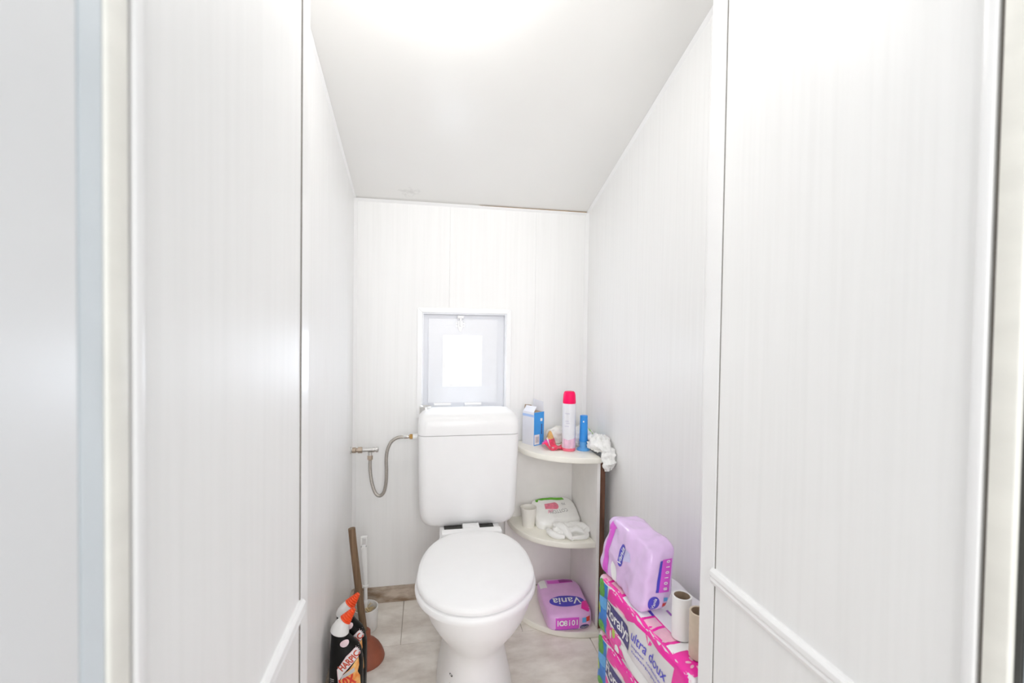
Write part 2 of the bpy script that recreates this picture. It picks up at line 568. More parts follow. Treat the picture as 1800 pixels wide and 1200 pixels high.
back_panel([(x0, 0), (x1, 0)] + top_pts(x0, x1) + [(x0, WZ1), (WX1, WZ1), (WX1, WZ0), (x0, WZ0)])
x0, x1 = J2 + GP, RX
back_panel([(x0, 0), (x1, 0)] + top_pts(x0, x1))

# side walls: deep recess behind, narrower lined part in front
def side_wall(name, xs, xf, sgn, fy1, label):
    """sgn +1: right wall (outside is +x)."""
    bm = bmesh.new()
    for (xin, ya, yb) in ((xs + sgn * PT, fy1 - 0.01, BY + 0.2), (xf + sgn * PT, FY0, fy1 - 0.002)):
        zz = [zc(xin, ya), zc(xin, yb)]
        bm_prism(bm, [(ya, 0), (yb, 0), (yb, zz[1] + 0.01), (ya, zz[0] + 0.01)], 'x', xin, xs + sgn * 0.12)
    w = from_bm(name, bm, PLASTER)
    tag(w, label, 'wall', kind='structure')
    for (ya, yb) in ((1.79, BY), (1.43, 1.79), (1.07, 1.43), (fy1, 1.07)):
        ya2, yb2 = ya + GP, yb - GP
        prism('panel', [(ya2, 0), (yb2, 0), (yb2, zc(xs, yb2)), (ya2, zc(xs, ya2))], 'x', xs, xs + sgn * PT, PANEL, w, 0.00035, 1)
    s1 = fy1 - 0.046                                    # panel edge before the corner profile
    prism('panel', [(FY0 + 0.006, 0.704), (s1, 0.704), (s1, zc(xf, s1)), (FY0 + 0.006, zc(xf, FY0))], 'x', xf, xf + sgn * PT, PANEL, w, 0.0007, 1)
    prism('panel', [(FY0 + 0.006, 0), (s1, 0), (s1, 0.682), (FY0 + 0.006, 0.682)], 'x', xf, xf + sgn * PT, PANEL, w, 0.0007, 1)
    return w, s1
wall_left, sL = side_wall('wall_left', LX, FL, -1, FYL, 'white panelled left wall of the toilet recess')
wall_right, sR = side_wall('wall_right', RX, FR, 1, FYR, 'white panelled right wall of the toilet recess')

trim_n = [0]
def trim(label):
    trim_n[0] += 1
    return 'trim_%d' % trim_n[0], dict(label=label, cat='trim', kind='structure')

def corner_profile(xf, xs, sgn, fy1, s1, label):
    """White angle profile on the outer corner, shown flat beside the dark joint."""
    n, tg = trim(label)
    t = 0.0022
    y0 = s1 + 0.0016
    xin = xf - sgn * t
    pts = [(xin, y0), (xin, fy1 - 0.004), (xin + sgn * 0.004, fy1 + t), (xs, fy1 + t), (xs, fy1), (xf + sgn * 0.006, fy1), (xf, fy1 - 0.004), (xf, y0)]
    o = tag(prism(n, pts, 'z', 0, zc(xf, fy1) - 0.002, TRIM, None, 0.0004, 1), **tg)
    jp = 0.0016 if sgn < 0 else 0.0006
    box('joint', *sorted((xf - sgn * jp, xf + sgn * 0.006)), s1 + 0.0001, s1 + 0.0014, 0, zc(xf, s1) - 0.004, GAPSHADE, o)['label'] = 'thin dark strip for the shade in the joint'  # shadow gap beside the profile, filled with a dark strip
corner_profile(FL, LX, -1, FYL, sL, 'white corner profile at the mouth of the recess on the left')
corner_profile(FR, RX, 1, FYR, sR, 'white corner profile at the mouth of the recess on the right')

def dado(xf, sgn, s1, label):
    n, tg = trim(label)
    p = [(0, 0.7065), (0.005, 0.7065), (0.009, 0.702), (0.0095, 0.695), (0.008, 0.6915), (0.0055, 0.691), (0.0075, 0.6895), (0.0085, 0.686), (0.006, 0.679), (0.002, 0.6755), (0, 0.6755)]
    pts = [(xf - sgn * (a - 0.0003), z) for a, z in p]
    tag(prism(n, pts, 'y', FY0 + 0.012, s1 + 0.004, TRIM, None, 0, 1, 25), **tg)
dado(FL, -1, sL, 'white horizontal dado strip on the left panel by the door')
dado(FR, 1, sR, 'white horizontal dado strip on the right panel by the door')

def end_strip(xf, sgn, label):
    n, tg = trim(label)
    tag(box(n, *sorted((xf - sgn * 0.004, xf + sgn * 0.006)), FY0 - 0.006, FY0 + 0.0055, 0, 2.02, TRIM, None, 0.002, 3), **tg)
end_strip(FL, -1, 'rounded white edge strip ending the left panel at the door frame')
end_strip(FR, 1, 'rounded white edge strip ending the right panel at the door frame')

def qbead(label, p0, p1, a, b, r=0.011):
    """Quarter-round bead along p0-p1 filling the corner of directions a, b."""
    n, tg = trim(label)
    p0, p1, a, b = Vector(p0), Vector(p1), Vector(a), Vector(b)
    prof = [(0, 0), (r, 0), (r * 0.72, r * 0.34), (r * 0.34, r * 0.72), (0, r)]
    rings = [[p + a * u + b * v for u, v in prof] for p in (p0, p1)]
    tag(loft(n, rings, TRIM, None, smooth=50), **tg)
X, Y, Z = Vector((1, 0, 0)), Vector((0, 1, 0)), Vector((0, 0, 1))
qbead('white bead in the back left corner of the recess', (LX, BY, 0), (LX, BY, 1.66), X, -Y, 0.013)
qbead('white bead in the back right corner of the recess', (RX, BY, 0), (RX, BY, 1.66), -X, -Y, 0.013)
qbead('white bead under the ceiling along the back wall', (LX, BY, 1.6615), (RX, BY, 1.6615), -Y, -Z, 0.010)
qbead('white bead under the sloping ceiling on the left wall', (LX, BY, zc(LX, BY) - 0.001), (LX, FYL, zc(LX, FYL) - 0.001), X, -Z, 0.007)
qbead('white bead under the sloping ceiling on the right wall', (RX, BY, zc(RX, BY) - 0.001), (RX, FYR, zc(RX, FYR) - 0.001), -X, -Z, 0.009)
# stained sealant line over the bead at the back right
n, tg = trim('thin brown stained joint between ceiling and back wall')
tag(prism(n, [(0.22, 1.6624), (0.69, 1.6622), (0.70, 1.6655), (0.42, 1.6645), (0.22, 1.6632)], 'y', BY - 0.0055, BY - 0.0005, STAIN), **tg)

# skirting
def skirt(name, pts, a0, a1, axis, label):
    o = prism(name, pts, axis, a0, a1, SKIRT, None, 0.001, 1)
    tag(o, label, 'baseboard', kind='structure')
skirt('baseboard_back', [(BY - 0.013, 0), (BY, 0), (BY, 0.062), (BY - 0.011, 0.062)], LX + 0.014, RX, 'x', 'stained brown skirting board along the back wall')
skirt('baseboard_left', [(LX, 0), (LX + 0.013, 0), (LX + 0.011, 0.066), (LX, 0.066)], FYL + 0.004, BY - 0.002, 'y', 'stained brown skirting along the left wall behind the black bottles')

# hall wall with the doorway, door frame and open leaf
bm = bmesh.new()
for a in ((-1.4, FL - 0.035, 0, 2.45), (FR + 0.035, 1.8, 0, 2.45), (FL - 0.035, FR + 0.035, 2.03, 2.45)):
    bm_box(bm, a[0], a[1], 0.30, FY0 - 0.0065, a[2], a[3])
wf = from_bm('wall_front', bm, mat('hall_paint', (0.74, 0.75, 0.75), 0.6, 0.03))
tag(wf, 'pale hall wall around the doorway', 'wall', kind='structure')
door = thing('door_1', 'cream painted door frame with pale open door at the left', 'door')
door['kind'] = 'structure'
for nm, x0, x1, sgn in (('left', FL - 0.03, FL + 0.0035, -1), ('right', FR - 0.0035, FR + 0.03, 1)):
    box('jamb', x0, x1, 0.3135, 0.3345, 0, 2.02, CREAM, door, 0.0025, 3)
box('head_jamb', FL - 0.03, FR + 0.03, 0.3135, 0.3345, 2.0205, 2.05, CREAM, door, 0.002, 2)
box('rebate', FL - 0.028, FL + 0.0015, 0.2935, 0.3132, 0, 2.02, BLUEGREY, door, 0.001, 1)['label'] = 'blue-grey painted rebate of the frame'
box('rebate', FR + 0.004, FR + 0.028, 0.2905, 0.3082, 0, 2.02, BLUEGREY, door, 0.001, 1)['label'] = 'blue-grey painted rebate of the frame'
box('hall_shade', FR + 0.002, FR + 0.028, 0.3084, 0.3132, 0, 2.02, SHADE_HOLE, door, 0.0005, 1)['label'] = 'dark strip for the hall shade beside the frame'  # darkness of the hall past the jamb, put in as a strip
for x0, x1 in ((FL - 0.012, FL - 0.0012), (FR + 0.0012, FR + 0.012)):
    box('gap_shade', x0, x1, 0.3347, 0.3388, 0, 2.01, GAPSHADE, door)['label'] = 'dark strip for the shade in the gap between frame and panel edge'  # filler coloured like the shade in the open gap
leaf = box('door_leaf', FL - 0.036, FL + 0.002, -0.44, 0.2925, 0.01, 2.015, LEAF, door, 0.002, 2)
leaf['label'] = 'pale blue-white open door leaf'

# window
win = thing('window_1', 'small white window with square frosted pane above the cistern', 'window', (0, 0, 0))
win['kind'] = 'structure'
CW = 0.020
bm = bmesh.new()
def casing(p0, p1, p2, p3):
    bm_prism(bm, [p0, p1, p2, p3], 'y', BY - 0.009, BY - 0.0002)
casing((WX0 - CW, WZ0 - CW), (WX1 + CW, WZ0 - CW), (WX1, WZ0), (WX0, WZ0))
casing((WX0 - CW, WZ1 + CW), (WX0, WZ1), (WX1, WZ1), (WX1 + CW, WZ1 + CW))
casing((WX0 - CW, WZ0 - CW), (WX0, WZ0), (WX0, WZ1), (WX0 - CW, WZ1 + CW))
casing((WX1 + CW, WZ0 - CW), (WX1 + CW, WZ1 + CW), (WX1, WZ1), (WX1, WZ0))
bmesh.ops.bevel(bm, geom=bm.edges[:], offset=0.0012, segments=1, affect='EDGES')
from_bm('casing', bm, TRIM, win)
bm = bmesh.new()
d0, d1 = BY - 0.0015, BY + 0.19
rt = 0.006
for a in ((WX0, WX0 + rt, WZ0, WZ1), (WX1 - rt, WX1, WZ0, WZ1), (WX0 + rt, WX1 - rt, WZ1 - rt, WZ1), (WX0 + rt, WX1 - rt, WZ0, WZ0 + rt)):
    bm_box(bm, a[0], a[1], d0, d1, a[2], a[3])
from_bm('reveal', bm, UPVC, win)
# outer fixed frame set back in the reveal
FYB = BY + 0.034
def ring_frame(name, x0, x1, z0, z1, w, y0, y1, m, parent, bev=0.0015):
    bm = bmesh.new()
    for a in ((x0, x0 + w, z0, z1), (x1 - w, x1, z0, z1), (x0 + w, x1 - w, z1 - w, z1), (x0 + w, x1 - w, z0, z0 + w)):
        bm_box(bm, a[0], a[1], y0, y1, a[2], a[3])
    bmesh.ops.remove_doubles(bm, verts=bm.verts[:], dist=0.00005)
    return from_bm(name, bm, m, parent)
ring_frame('outer_frame', WX0 + rt, WX1 - rt, WZ0 + rt, WZ1 - rt, 0.035, FYB, FYB + 0.05, UPVC, win)
# hopper sash, hinged at the bottom
SX0, SX1, SZ0, SZ1 = 0.012, 0.307, 0.822, 1.182
PX0, PX1, PZ0, PZ1 = 0.072, 0.241, 0.892, 1.113
YS = BY + 0.022
sash = None
bm = bmesh.new()
for a in ((SX0, PX0, SZ0, SZ1), (PX1, SX1, SZ0, SZ1), (PX0, PX1, PZ1, SZ1), (PX0, PX1, SZ0, PZ0)):
    bm_box(bm, a[0], a[1], YS, YS + 0.034, a[2], a[3])
bmesh.ops.remove_doubles(bm, verts=bm.verts[:], dist=0.00005)
sash = from_bm('sash', bm, UPVC, win)
ring_frame('glazing_bead', PX0, PX1, PZ0, PZ1, 0.0095, YS - 0.004, YS + 0.02, TRIM, sash)
box('pane', PX0 + 0.008, PX1 - 0.008, YS + 0.006, YS + 0.012, PZ0 + 0.008, PZ1 - 0.008, GLASS, sash)['label'] = 'bright frosted glass pane'
# latch at the top of the sash: plate, turning knob with two ears, keep
lx = 0.146
bm = bmesh.new()
bm_prism(bm, [(lx - 0.010, 1.176), (lx + 0.010, 1.176), (lx + 0.012, 1.150), (lx + 0.004, 1.128), (lx - 0.004, 1.128), (lx - 0.012, 1.150)], 'y', YS - 0.006, YS, 0.001, 1)
bm_box(bm, lx - 0.004, lx + 0.004, YS - 0.02, YS - 0.006, 1.150, 1.188, 0.0015, 1)
bm_box(bm, lx - 0.014, lx + 0.014, YS - 0.022, YS - 0.012, 1.184, 1.196, 0.002, 2)
lt = from_bm('latch', bm, TRIM, sash, 40)
for sx in (-1, 1):
    for zz in (1.152, 1.164):
        lathe_o = lathe('latch_screw', [(0.003, 0), (0.003, 0.002), (0.002, 0.003)], CHROME, sash, seg=10)
        lathe_o.rotation_euler = (PI / 2, 0, 0)
        lathe_o.location = (lx + sx * 0.0155, YS - 0.0002, zz)
for hx in (0.085, 0.215):
    bm = bmesh.new()
    bm_lathe(bm, [(0.0065, -0.036), (0.0065, -0.001), (0.0058, -0.001), (0.0058, 0.001), (0.0065, 0.001), (0.0065, 0.036)], seg=14)
    bm_box(bm, -0.002, 0.009, -0.001, 0.006, -0.034, 0.034)
    h = from_bm('hinge', bm, TRIM, win, 40)
    h.rotation_euler = (0, PI / 2, 0)
    h.location = (hx - 0.012, YS - 0.006, 0.817)

# ceiling lamp just out of the top of the frame
LP = Vector((0.05, 0.94, 0))
zl = zc(LP.x, LP.y)
lamp = thing('ceiling_lamp', 'bare white round bulb on a white holder on the sloping ceiling above the toilet', 'lamp', (LP.x, LP.y, zl))
lathe('lamp_holder', [(0.034, 0.006), (0.034, -0.006), (0.02, -0.014), (0.016, -0.022)], WHITEP, lamp, seg=24)
lathe('bulb', [(0.004, -0.0825)] + [(0.032 * math.sin(a), -0.051 - 0.032 * math.cos(a)) for a in [PI * k / 12 for k in range(1, 11)]] + [(0.013, -0.021)], BULB, lamp, seg=24, smooth=True)

# ------------------------------------------------------------------ toilet
AX = 0.168
HOLES = ((0.084, 0.108, 0.0042), (0.082, 0.083, 0.0028), (0.088, 0.068, 0.003))
toilet = thing('toilet', 'white close-coupled toilet with lid closed under the small window', 'toilet', (AX, 1.45, 0))
TY = 1.45
def tl(x, y, z):                       # world to toilet space
    return (x - AX, y - TY, z)

def rrect(w, d, r, n=6, e=None):
    """Rounded rectangle outline, half width w, half depth d."""
    pts = []
    for cx, cy, a0 in ((w - r, d - r, 0), (-w + r, d - r, PI / 2), (-w + r, -d + r, PI), (w - r, -d + r, 3 * PI / 2)):
        for k in range(n + 1):
            a = a0 + PI / 2 * k / n
            pts.append((cx + r * math.cos(a), cy + r * math.sin(a)))
    return pts

# cistern body: front outline has rounded lower corners, so build as stacked rounded rectangles
TC = 1.815
rings = []
for z, w, d, r in ((0.386, 0.140, 0.070, 0.03), (0.390, 0.155, 0.078, 0.035), (0.398, 0.168, 0.084, 0.035), (0.412, 0.178, 0.089, 0.035), (0.432, 0.1845, 0.092, 0.035),
                   (0.47, 0.187, 0.093, 0.035), (0.60, 0.1905, 0.094, 0.034), (0.72, 0.192, 0.095, 0.033), (0.7355, 0.192, 0.095, 0.033), (0.7365, 0.188, 0.091, 0.031)):
    rings.append([tl(AX + 0.001 + x, TC + y, z) for x, y in rrect(w, d, r)])
loft('cistern', rings, CERAMIC, toilet, smooth=45)
rings = []
for z, w, d, r in ((0.7375, 0.188, 0.091, 0.03), (0.7385, 0.1935, 0.0965, 0.034), (0.765, 0.1940, 0.097, 0.035), (0.785, 0.1925, 0.0955, 0.036), (0.800, 0.188, 0.091, 0.038),
                   (0.811, 0.180, 0.084, 0.040), (0.818, 0.168, 0.074, 0.040), (0.8215, 0.14, 0.055, 0.035), (0.8225, 0.08, 0.02, 0.012)):
    rings.append([tl(AX + 0.001 + x, TC + y, z) for x, y in rrect(w, d, r)])
lid_t = loft('cistern_lid', rings, CERAMIC, toilet, smooth=50)
bm = bmesh.new()
bm_lathe(bm, [(0.026, 0.797), (0.026, 0.826), (0.022, 0.828), (0.020, 0.8255), (0.0, 0.8255)], seg=28, cap=(True, False))
o = from_bm('flush_button', bm, CHROME, lid_t, 40)
o.location = tl(0.003, 1.862, 0)
o['label'] = 'round chrome ring at the back left of the cistern lid'

def seat_outline(a, front, mid, rear, rw, shear, n=56, y_ref=1.6, xoff=0.0):
    """Egg outline: round front, straighter sides, flattened rear of half width rw."""
    pts = []
    for k in range(n):
        t = 2 * PI * k / n
        c, s = math.cos(t), math.sin(t)
        if s < 0:
            x, y = a * c, mid + (mid - front) * s
        else:
            e = 2 / 2.9
            x = a * (abs(c) ** e) * (1 if c >= 0 else -1)
            y = mid + (rear - mid) * s ** e
            u = (y - mid) / (rear - mid)
            x *= 1 - (1 - rw / a) * 0.55 * u ** 2
        pts.append((AX + xoff + x + (y - y_ref) * shear, y))
    return pts

def stack(name, spec, m, sheared, parent=toilet, smooth=50, seg=56, **kw):
    rings = [[tl(x, y, z) for x, y in seat_outline(a, f, mi, re, rw, sheared, seg)] for z, a, f, mi, re, rw in spec]
    return loft(name, rings, m, parent, smooth=smooth, **kw)

SHR = 0.055
# bowl with pedestal, one ceramic casting
bowl_spec = [(0.0, 0.120, 1.285, 1.44, 1.74, 0.115), (0.012, 0.120, 1.285, 1.44, 1.74, 0.115), (0.05, 0.112, 1.292, 1.44, 1.74, 0.108), (0.10, 0.100, 1.30, 1.43, 1.74, 0.098),
             (0.15, 0.092, 1.300, 1.42, 1.74, 0.09), (0.185, 0.092, 1.288, 1.42, 1.75, 0.09), (0.205, 0.098, 1.268, 1.42, 1.77, 0.092), (0.235, 0.112, 1.238, 1.40, 1.80, 0.098),
             (0.27, 0.130, 1.204, 1.385, 1.84, 0.105), (0.31, 0.148, 1.173, 1.37, 1.87, 0.11), (0.345, 0.158, 1.155, 1.36, 1.885, 0.112), (0.372, 0.163, 1.147, 1.355, 1.89, 0.113),
             (0.384, 0.164, 1.145, 1.355, 1.89, 0.113), (0.3865, 0.160, 1.149, 1.355, 1.886, 0.11)]
bowl_parts = [s for s in bowl_spec]
rings = []
for z, a, f, mi, re, rw in bowl_parts:
    e = seat_outline(a, f, mi, re, rw * 0.75, 0.03, 56)
    # behind Y=1.6 the casting is a narrow ledge that carries the cistern
    r = []
    for x, y in e:
        if y > 1.56:
            lim = max(rw, 0.05)
            u = min(1, (y - 1.56) / 0.06)
            xc = AX + (y - 1.6) * 0.03
            dx = x - xc
            dx = dx * (1 - u) + max(-lim, min(lim, dx)) * u
            x = xc + dx
        r.append(tl(x, y, z))
    rings.append(r)
bowl = loft('bowl', rings, CERAMIC, toilet, smooth=60)
# seat ring and lid
stack('seat', [(0.3885, 0.168, 1.132, 1.322, 1.585, 0.130), (0.391, 0.174, 1.124, 1.322, 1.588, 0.134), (0.400, 0.176, 1.121, 1.322, 1.588, 0.135), (0.408, 0.174, 1.124, 1.322, 1.587, 0.134), (0.4105, 0.169, 1.131, 1.322, 1.583, 0.130)], SEATP, SHR)
stack('lid', [(0.4115, 0.160, 1.147, 1.322, 1.583, 0.125), (0.414, 0.170, 1.130, 1.322, 1.588, 0.132), (0.4205, 0.1715, 1.128, 1.322, 1.589, 0.133), (0.4265, 0.1705, 1.130, 1.322, 1.588, 0.132), (0.4305, 0.167, 1.136, 1.322, 1.585, 0.129),
              (0.433, 0.158, 1.150, 1.322, 1.576, 0.12), (0.4345, 0.13, 1.19, 1.322, 1.54, 0.10), (0.435, 0.05, 1.28, 1.322, 1.42, 0.04)], SEATP, SHR)
box('seat_hinge', *[v - AX for v in (0.062, 0.275)], 1.592 - TY, 1.632 - TY, 0.390, 0.423, SEATP, toilet, 0.004, 2)
for xx in (0.085, 0.252):
    lathe('hinge_bolt', [(0.012, 0.3875), (0.012, 0.4), (0.009, 0.402)], WHITEP, toilet, xx - AX, 1.648 - TY, 14)
box('hinge_gap_shade', *[v - AX for v in (0.075, 0.262)], 1.655 - TY, 1.74 - TY, 0.3868, 0.3885, SHADE_HOLE, toilet)  # dark sheet added for the shade between cistern and hinge
box('hinge_block', *[v - AX for v in (0.142, 0.204)], 1.642 - TY, 1.712 - TY, 0.3885, 0.407, SEATP, toilet, 0.003, 2)
bt_ = Target(bowl)
for hx_, hz_, hr_ in HOLES:
    decal('bolt_hole', oval2d(hx_ - AX, hz_, hr_, hr_, 10), bt_, (0, -TY + 1.45, 0), (1, 0, 0), (0, 0, 1), SHADE_HOLE if hr_ > 0.004 else STAIN, toilet, 0.0005)

# ------------------------------------------------------------------ water supply
valve = thing('stop_valve', 'chrome and brass angle stop valve on the left wall', 'valve', (LX, 1.888, 0.652))
def xl(name, prof, m, seg=16):
    o = lathe(name, [(r, z) for r, z in prof], m, valve, seg=seg)
    o.rotation_euler = (0, PI / 2, 0)
    return o
xl('wall_flange', [(0.014, 0.0), (0.014, 0.004), (0.010, 0.008)], CHROME)
xl('pipe_nut', [(0.009, 0.006), (0.0115, 0.008), (0.0115, 0.020), (0.009, 0.022), (0.009, 0.028), (0.0125, 0.029), (0.0125, 0.044), (0.009, 0.046)], NICKEL, 8)['label'] = 'worn brass-toned compression nuts'
xl('valve_body', [(0.0085, 0.045), (0.0085, 0.082), (0.0105, 0.084), (0.0105, 0.092)], CHROME)
xl('tap_handle', [(0.0075, 0.092), (0.0075, 0.096), (0.0105, 0.097), (0.0105, 0.106), (0.008, 0.108)], CHROME, 10)
lathe('outlet', [(0.0085, -0.008), (0.0075, -0.018), (0.0075, -0.024)], CHROME, valve, 0.075, 0, 14)
lathe('outlet_nut', [(0.0075, -0.022), (0.0105, -0.024), (0.0105, -0.038), (0.008, -0.041)], NICKEL, valve, 0.075, 0, 6)['label'] = 'worn hexagonal nut'

hose = thing('supply_hose', 'braided steel hose looping from the valve to the cistern', 'hose', (0, 0, 0))
hp = smooth_path([(-0.213, 1.888, 0.612), (-0.213, 1.887, 0.585), (-0.2105, 1.885, 0.555), (-0.203, 1.880, 0.515), (-0.190, 1.874, 0.482), (-0.173, 1.870, 0.4715), (-0.157, 1.866, 0.487),
                  (-0.149, 1.862, 0.525), (-0.147, 1.858, 0.57), (-0.148, 1.854, 0.62), (-0.143, 1.850, 0.66), (-0.128, 1.846, 0.692), (-0.105, 1.842, 0.708), (-0.082, 1.840, 0.711), (-0.070, 1.840, 0.711)], 6)
tube('braided_tube', hp, 0.0066, BRAID, hose, 12)
def along_x(name, prof, m, y, z, x0, parent, seg=14):
    o = lathe(name, prof, m, parent, seg=seg)
    o.rotation_euler = (0, PI / 2, 0)
    o.location = (x0, y, z)
    return o
along_x('crimp_sleeve', [(0.0066, -0.012), (0.0078, -0.010), (0.0078, 0.010), (0.006, 0.012)], CHROME, 1.84, 0.711, -0.072, hose)
along_x('brass_nut', [(0.008, 0), (0.0100, 0.002), (0.0100, 0.012), (0.008, 0.013)], BRASS, 1.84, 0.711, -0.059, hose, 6)['label'] = 'brass hexagonal nut'
along_x('plastic_nut', [(0.0115, 0), (0.0115, 0.019), (0.009, 0.0205)], WHITEP, 1.84, 0.711, -0.046, hose, 12)['label'] = 'white plastic nut'

# ------------------------------------------------------------------ corner shelf unit
SXI, SYB = 0.644, 1.936                     # inner face of side panel, back
shelf = thing('corner_shelf', 'cream quarter-round corner shelf unit with three boards beside the toilet', 'shelf', (0, 0, 0))
box('side_panel', SXI, SXI + 0.012, 1.628, SYB, 0.0, 0.6385, MELAM, shelf, 0.001, 1)
box('edge_batten', SXI + 0.0125, SXI + 0.034, 1.634, 1.654, 0.0, 0.638, BROWN, shelf, 0.001, 1)['label'] = 'dark brown raw wood edge'
box('back_panel', 0.345, SXI - 0.0003, SYB - 0.008, SYB, 0.0225, 0.6385, MELAM, shelf, 0.0005, 1)
def shelf_outline(x_left, y_front, x_right, p=2.3, n=26):
    a, b = x_right - x_left, (SYB - 0.0083) - y_front
    pts = [(x_right, SYB - 0.0085)]
    for k in range(n + 1):
        t = PI / 2 * k / n
        pts.append((x_right - a * max(0.0, math.cos(t)) ** (2 / p), SYB - 0.0085 - b * math.sin(t) ** (2 / p)))
    return pts
for nm, xl_, yf, xr, z0, z1 in (('shelf_board', 0.368, 1.618, SXI + 0.012, 0.6390, 0.661), ('shelf_board', 0.352, 1.636, SXI - 0.0005, 0.310, 0.332), ('shelf_board', 0.335, 1.585, SXI - 0.0005, 0.0, 0.022)):
    prism(nm, shelf_outline(xl_, yf, xr), 'z', z0, z1, SHELFM, shelf, 0.004, 3, 40)
TOPZ, MIDZ, LOWZ = 0.661, 0.332, 0.022

# --- top shelf: open carton
carton = thing('carton', 'open blue and white cardboard carton on the top shelf next to the cistern', 'box', (0.4415, 1.825, TOPZ), math.radians(30))
def local_box(name, x0, x1, y0, y1, z0, z1, m, parent, **k):
    return box(name, x0, x1, y0, y1, z0, z1, m, parent, **k)
cw, cd, ch = 0.058, 0.070, 0.138
bm = bmesh.new()
for a in ((0, 0.0015, 0, cd), (cw - 0.0015, cw, 0, cd), (0.0015, cw - 0.0015, 0, 0.0015), (0.0015, cw - 0.0015, cd - 0.0015, cd)):
    bm_box(bm, a[0], a[1], a[2], a[3], 0, ch)
bm_box(bm, 0.0015, cw - 0.0015, 0.0015, cd - 0.0015, 0.0, 0.002)
body = from_bm('carton_body', bm, CARTONW, carton)
tgt = Target(body)
FRONT = ((0, 0, 0), (1, 0, 0), (0, 0, 1))            # face y=0, normal -y
LEFT = ((0, 0, 0), (0, -1, 0), (0, 0, 1))            # face x=0, normal -x
decal('front_print', rect2d(0.0004, cw - 0.0004, 0.0004, ch - 0.0004), tgt, *FRONT, CARTONB, carton, 0.0004, 0.05, 'sky blue printed face')
decal('price_label', rect2d(0.003, 0.032, 0.004, 0.045), tgt, *FRONT, WHITEI, carton, 0.0008, 0.05, 'white barcode label')
decal('barcode', merge2d(*[rect2d(0.010 + i * 0.0032, 0.0112 + i * 0.0032 + 0.0006 * (i % 2), 0.012, 0.037) for i in range(6)]), tgt, *FRONT, GREYI, carton, 0.0012, 0.05, 'grey bars of the barcode')
decal('square_mark', rect2d(0.036, 0.048, 0.099, 0.111), tgt, *FRONT, WHITEI, carton, 0.0008, 0.05, 'small white square mark')
decal('dark_lettering', merge2d(*[rect2d(0.041, 0.047, 0.045 + i * 0.0062, 0.0495 + i * 0.0062) for i in range(7)]), tgt, *FRONT, NAVY, carton, 0.0008, 0.05, 'column of dark blue lettering')
decal('side_stripe', rect2d(-cd + 0.0005, -0.0005, ch - 0.020, ch - 0.010), tgt, *LEFT, CARTONL, carton, 0.0004, 0.05, 'light blue stripe near the top')
# raised flaps
bm = bmesh.new()
bm_prism(bm, [(0.003, ch), (cd - 0.003, ch), (cd - 0.005, ch + 0.045), (0.005, ch + 0.040)], 'x', cw - 0.0015, cw)
o = from_bm('flap', bm, CARTONW, carton)
bm = bmesh.new()
bm_prism(bm, [(0.0, ch), (0.0015, ch), (0.018, ch + 0.022), (0.0165, ch + 0.0225)], 'y', 0.003, cd - 0.004)
o = from_bm('flap', bm, CARTONW, carton)
bm = bmesh.new()
bm_prism(bm, [(0.004, ch - 0.004), (cw - 0.002, ch - 0.004), (cw - 0.003, ch - 0.001), (0.004, ch - 0.001)], 'y', 0.002, cd - 0.002)
o = from_bm('inner_flap', bm, CARD, carton)
o['label'] = 'bare brown cardboard inside'

bm = bmesh.new()
bm_prism(bm, [(0.004, ch - 0.004), (cw - 0.006, ch - 0.004), (cw - 0.012, ch + 0.020), (0.009, ch + 0.026)], 'y', cd - 0.0045, cd - 0.003)
from_bm('inner_flap', bm, CARD, carton)['label'] = 'bare brown inside of the rear flap'

# --- red foil wrapper
def folded_sheet(name, L, W, zf, m, parent, nu=28, nv=18, th=0.0006):
    """Thin film sheet of size L x W lifted by zf(u, v) -> (x, y, z)."""
    bm = bmesh.new()
    g = [[bm.verts.new(zf(i / nu, j / nv)) for j in range(nv + 1)] for i in range(nu + 1)]
    fs = []
    for i in range(nu):
        for j in range(nv):
            fs.append(bm.faces.new((g[i][j], g[i + 1][j], g[i + 1][j + 1], g[i][j + 1])))
    bmesh.ops.recalc_face_normals(bm, faces=fs)
    bmesh.ops.solidify(bm, geom=fs, thickness=th)
    return from_bm(name, bm, m, parent, 50)
wrap = thing('snack_wrapper', 'crumpled shiny red and pink wrapper between carton and spray can', 'wrapper', (0.510, 1.785, TOPZ + 0.001), math.radians(-14))
def wz(u, v):
    x = -0.042 + 0.082 * u
    y = -0.034 + 0.075 * v
    ridge = math.exp(-((u - 0.12 - 0.28 * v) / 0.22) ** 2) * (0.014 + 0.040 * v)
    n_ = noise.noise(Vector((u * 5, v * 4, 3.3)))
    return Vector((x + 0.006 * n_, y - 0.012 * math.sin(u * 3), max(0.0005, ridge + 0.006 * n_ + 0.006 + 0.004 * math.sin(9 * u + 4 * v))))
o = folded_sheet('foil', 0.08, 0.075, wz, [REDP, MAGP, GOLDP], wrap)
for p in o.data.polygons:
    c = p.center
    if c.z > 0.034:
        p.material_index = 2
    elif c.x < -0.012 and c.z > 0.004 and c.y > -0.03:
        p.material_index = 1
tgt = Target(o)
decal('white_streak', poly2d([(-0.028, 0.012), (-0.024, 0.014), (-0.008, -0.030), (-0.013, -0.034)]), tgt, (0, 0, 0), (1, 0, 0), (0, 1, 0), WHITEI, wrap, 0.0008, 0.006)
decal('silver_badge', oval2d(0.002, -0.024, 0.005, 0.003, 14), tgt, (0, 0, 0), (1, 0, 0), (0, 1, 0), LGREY, wrap, 0.0008, 0.004)

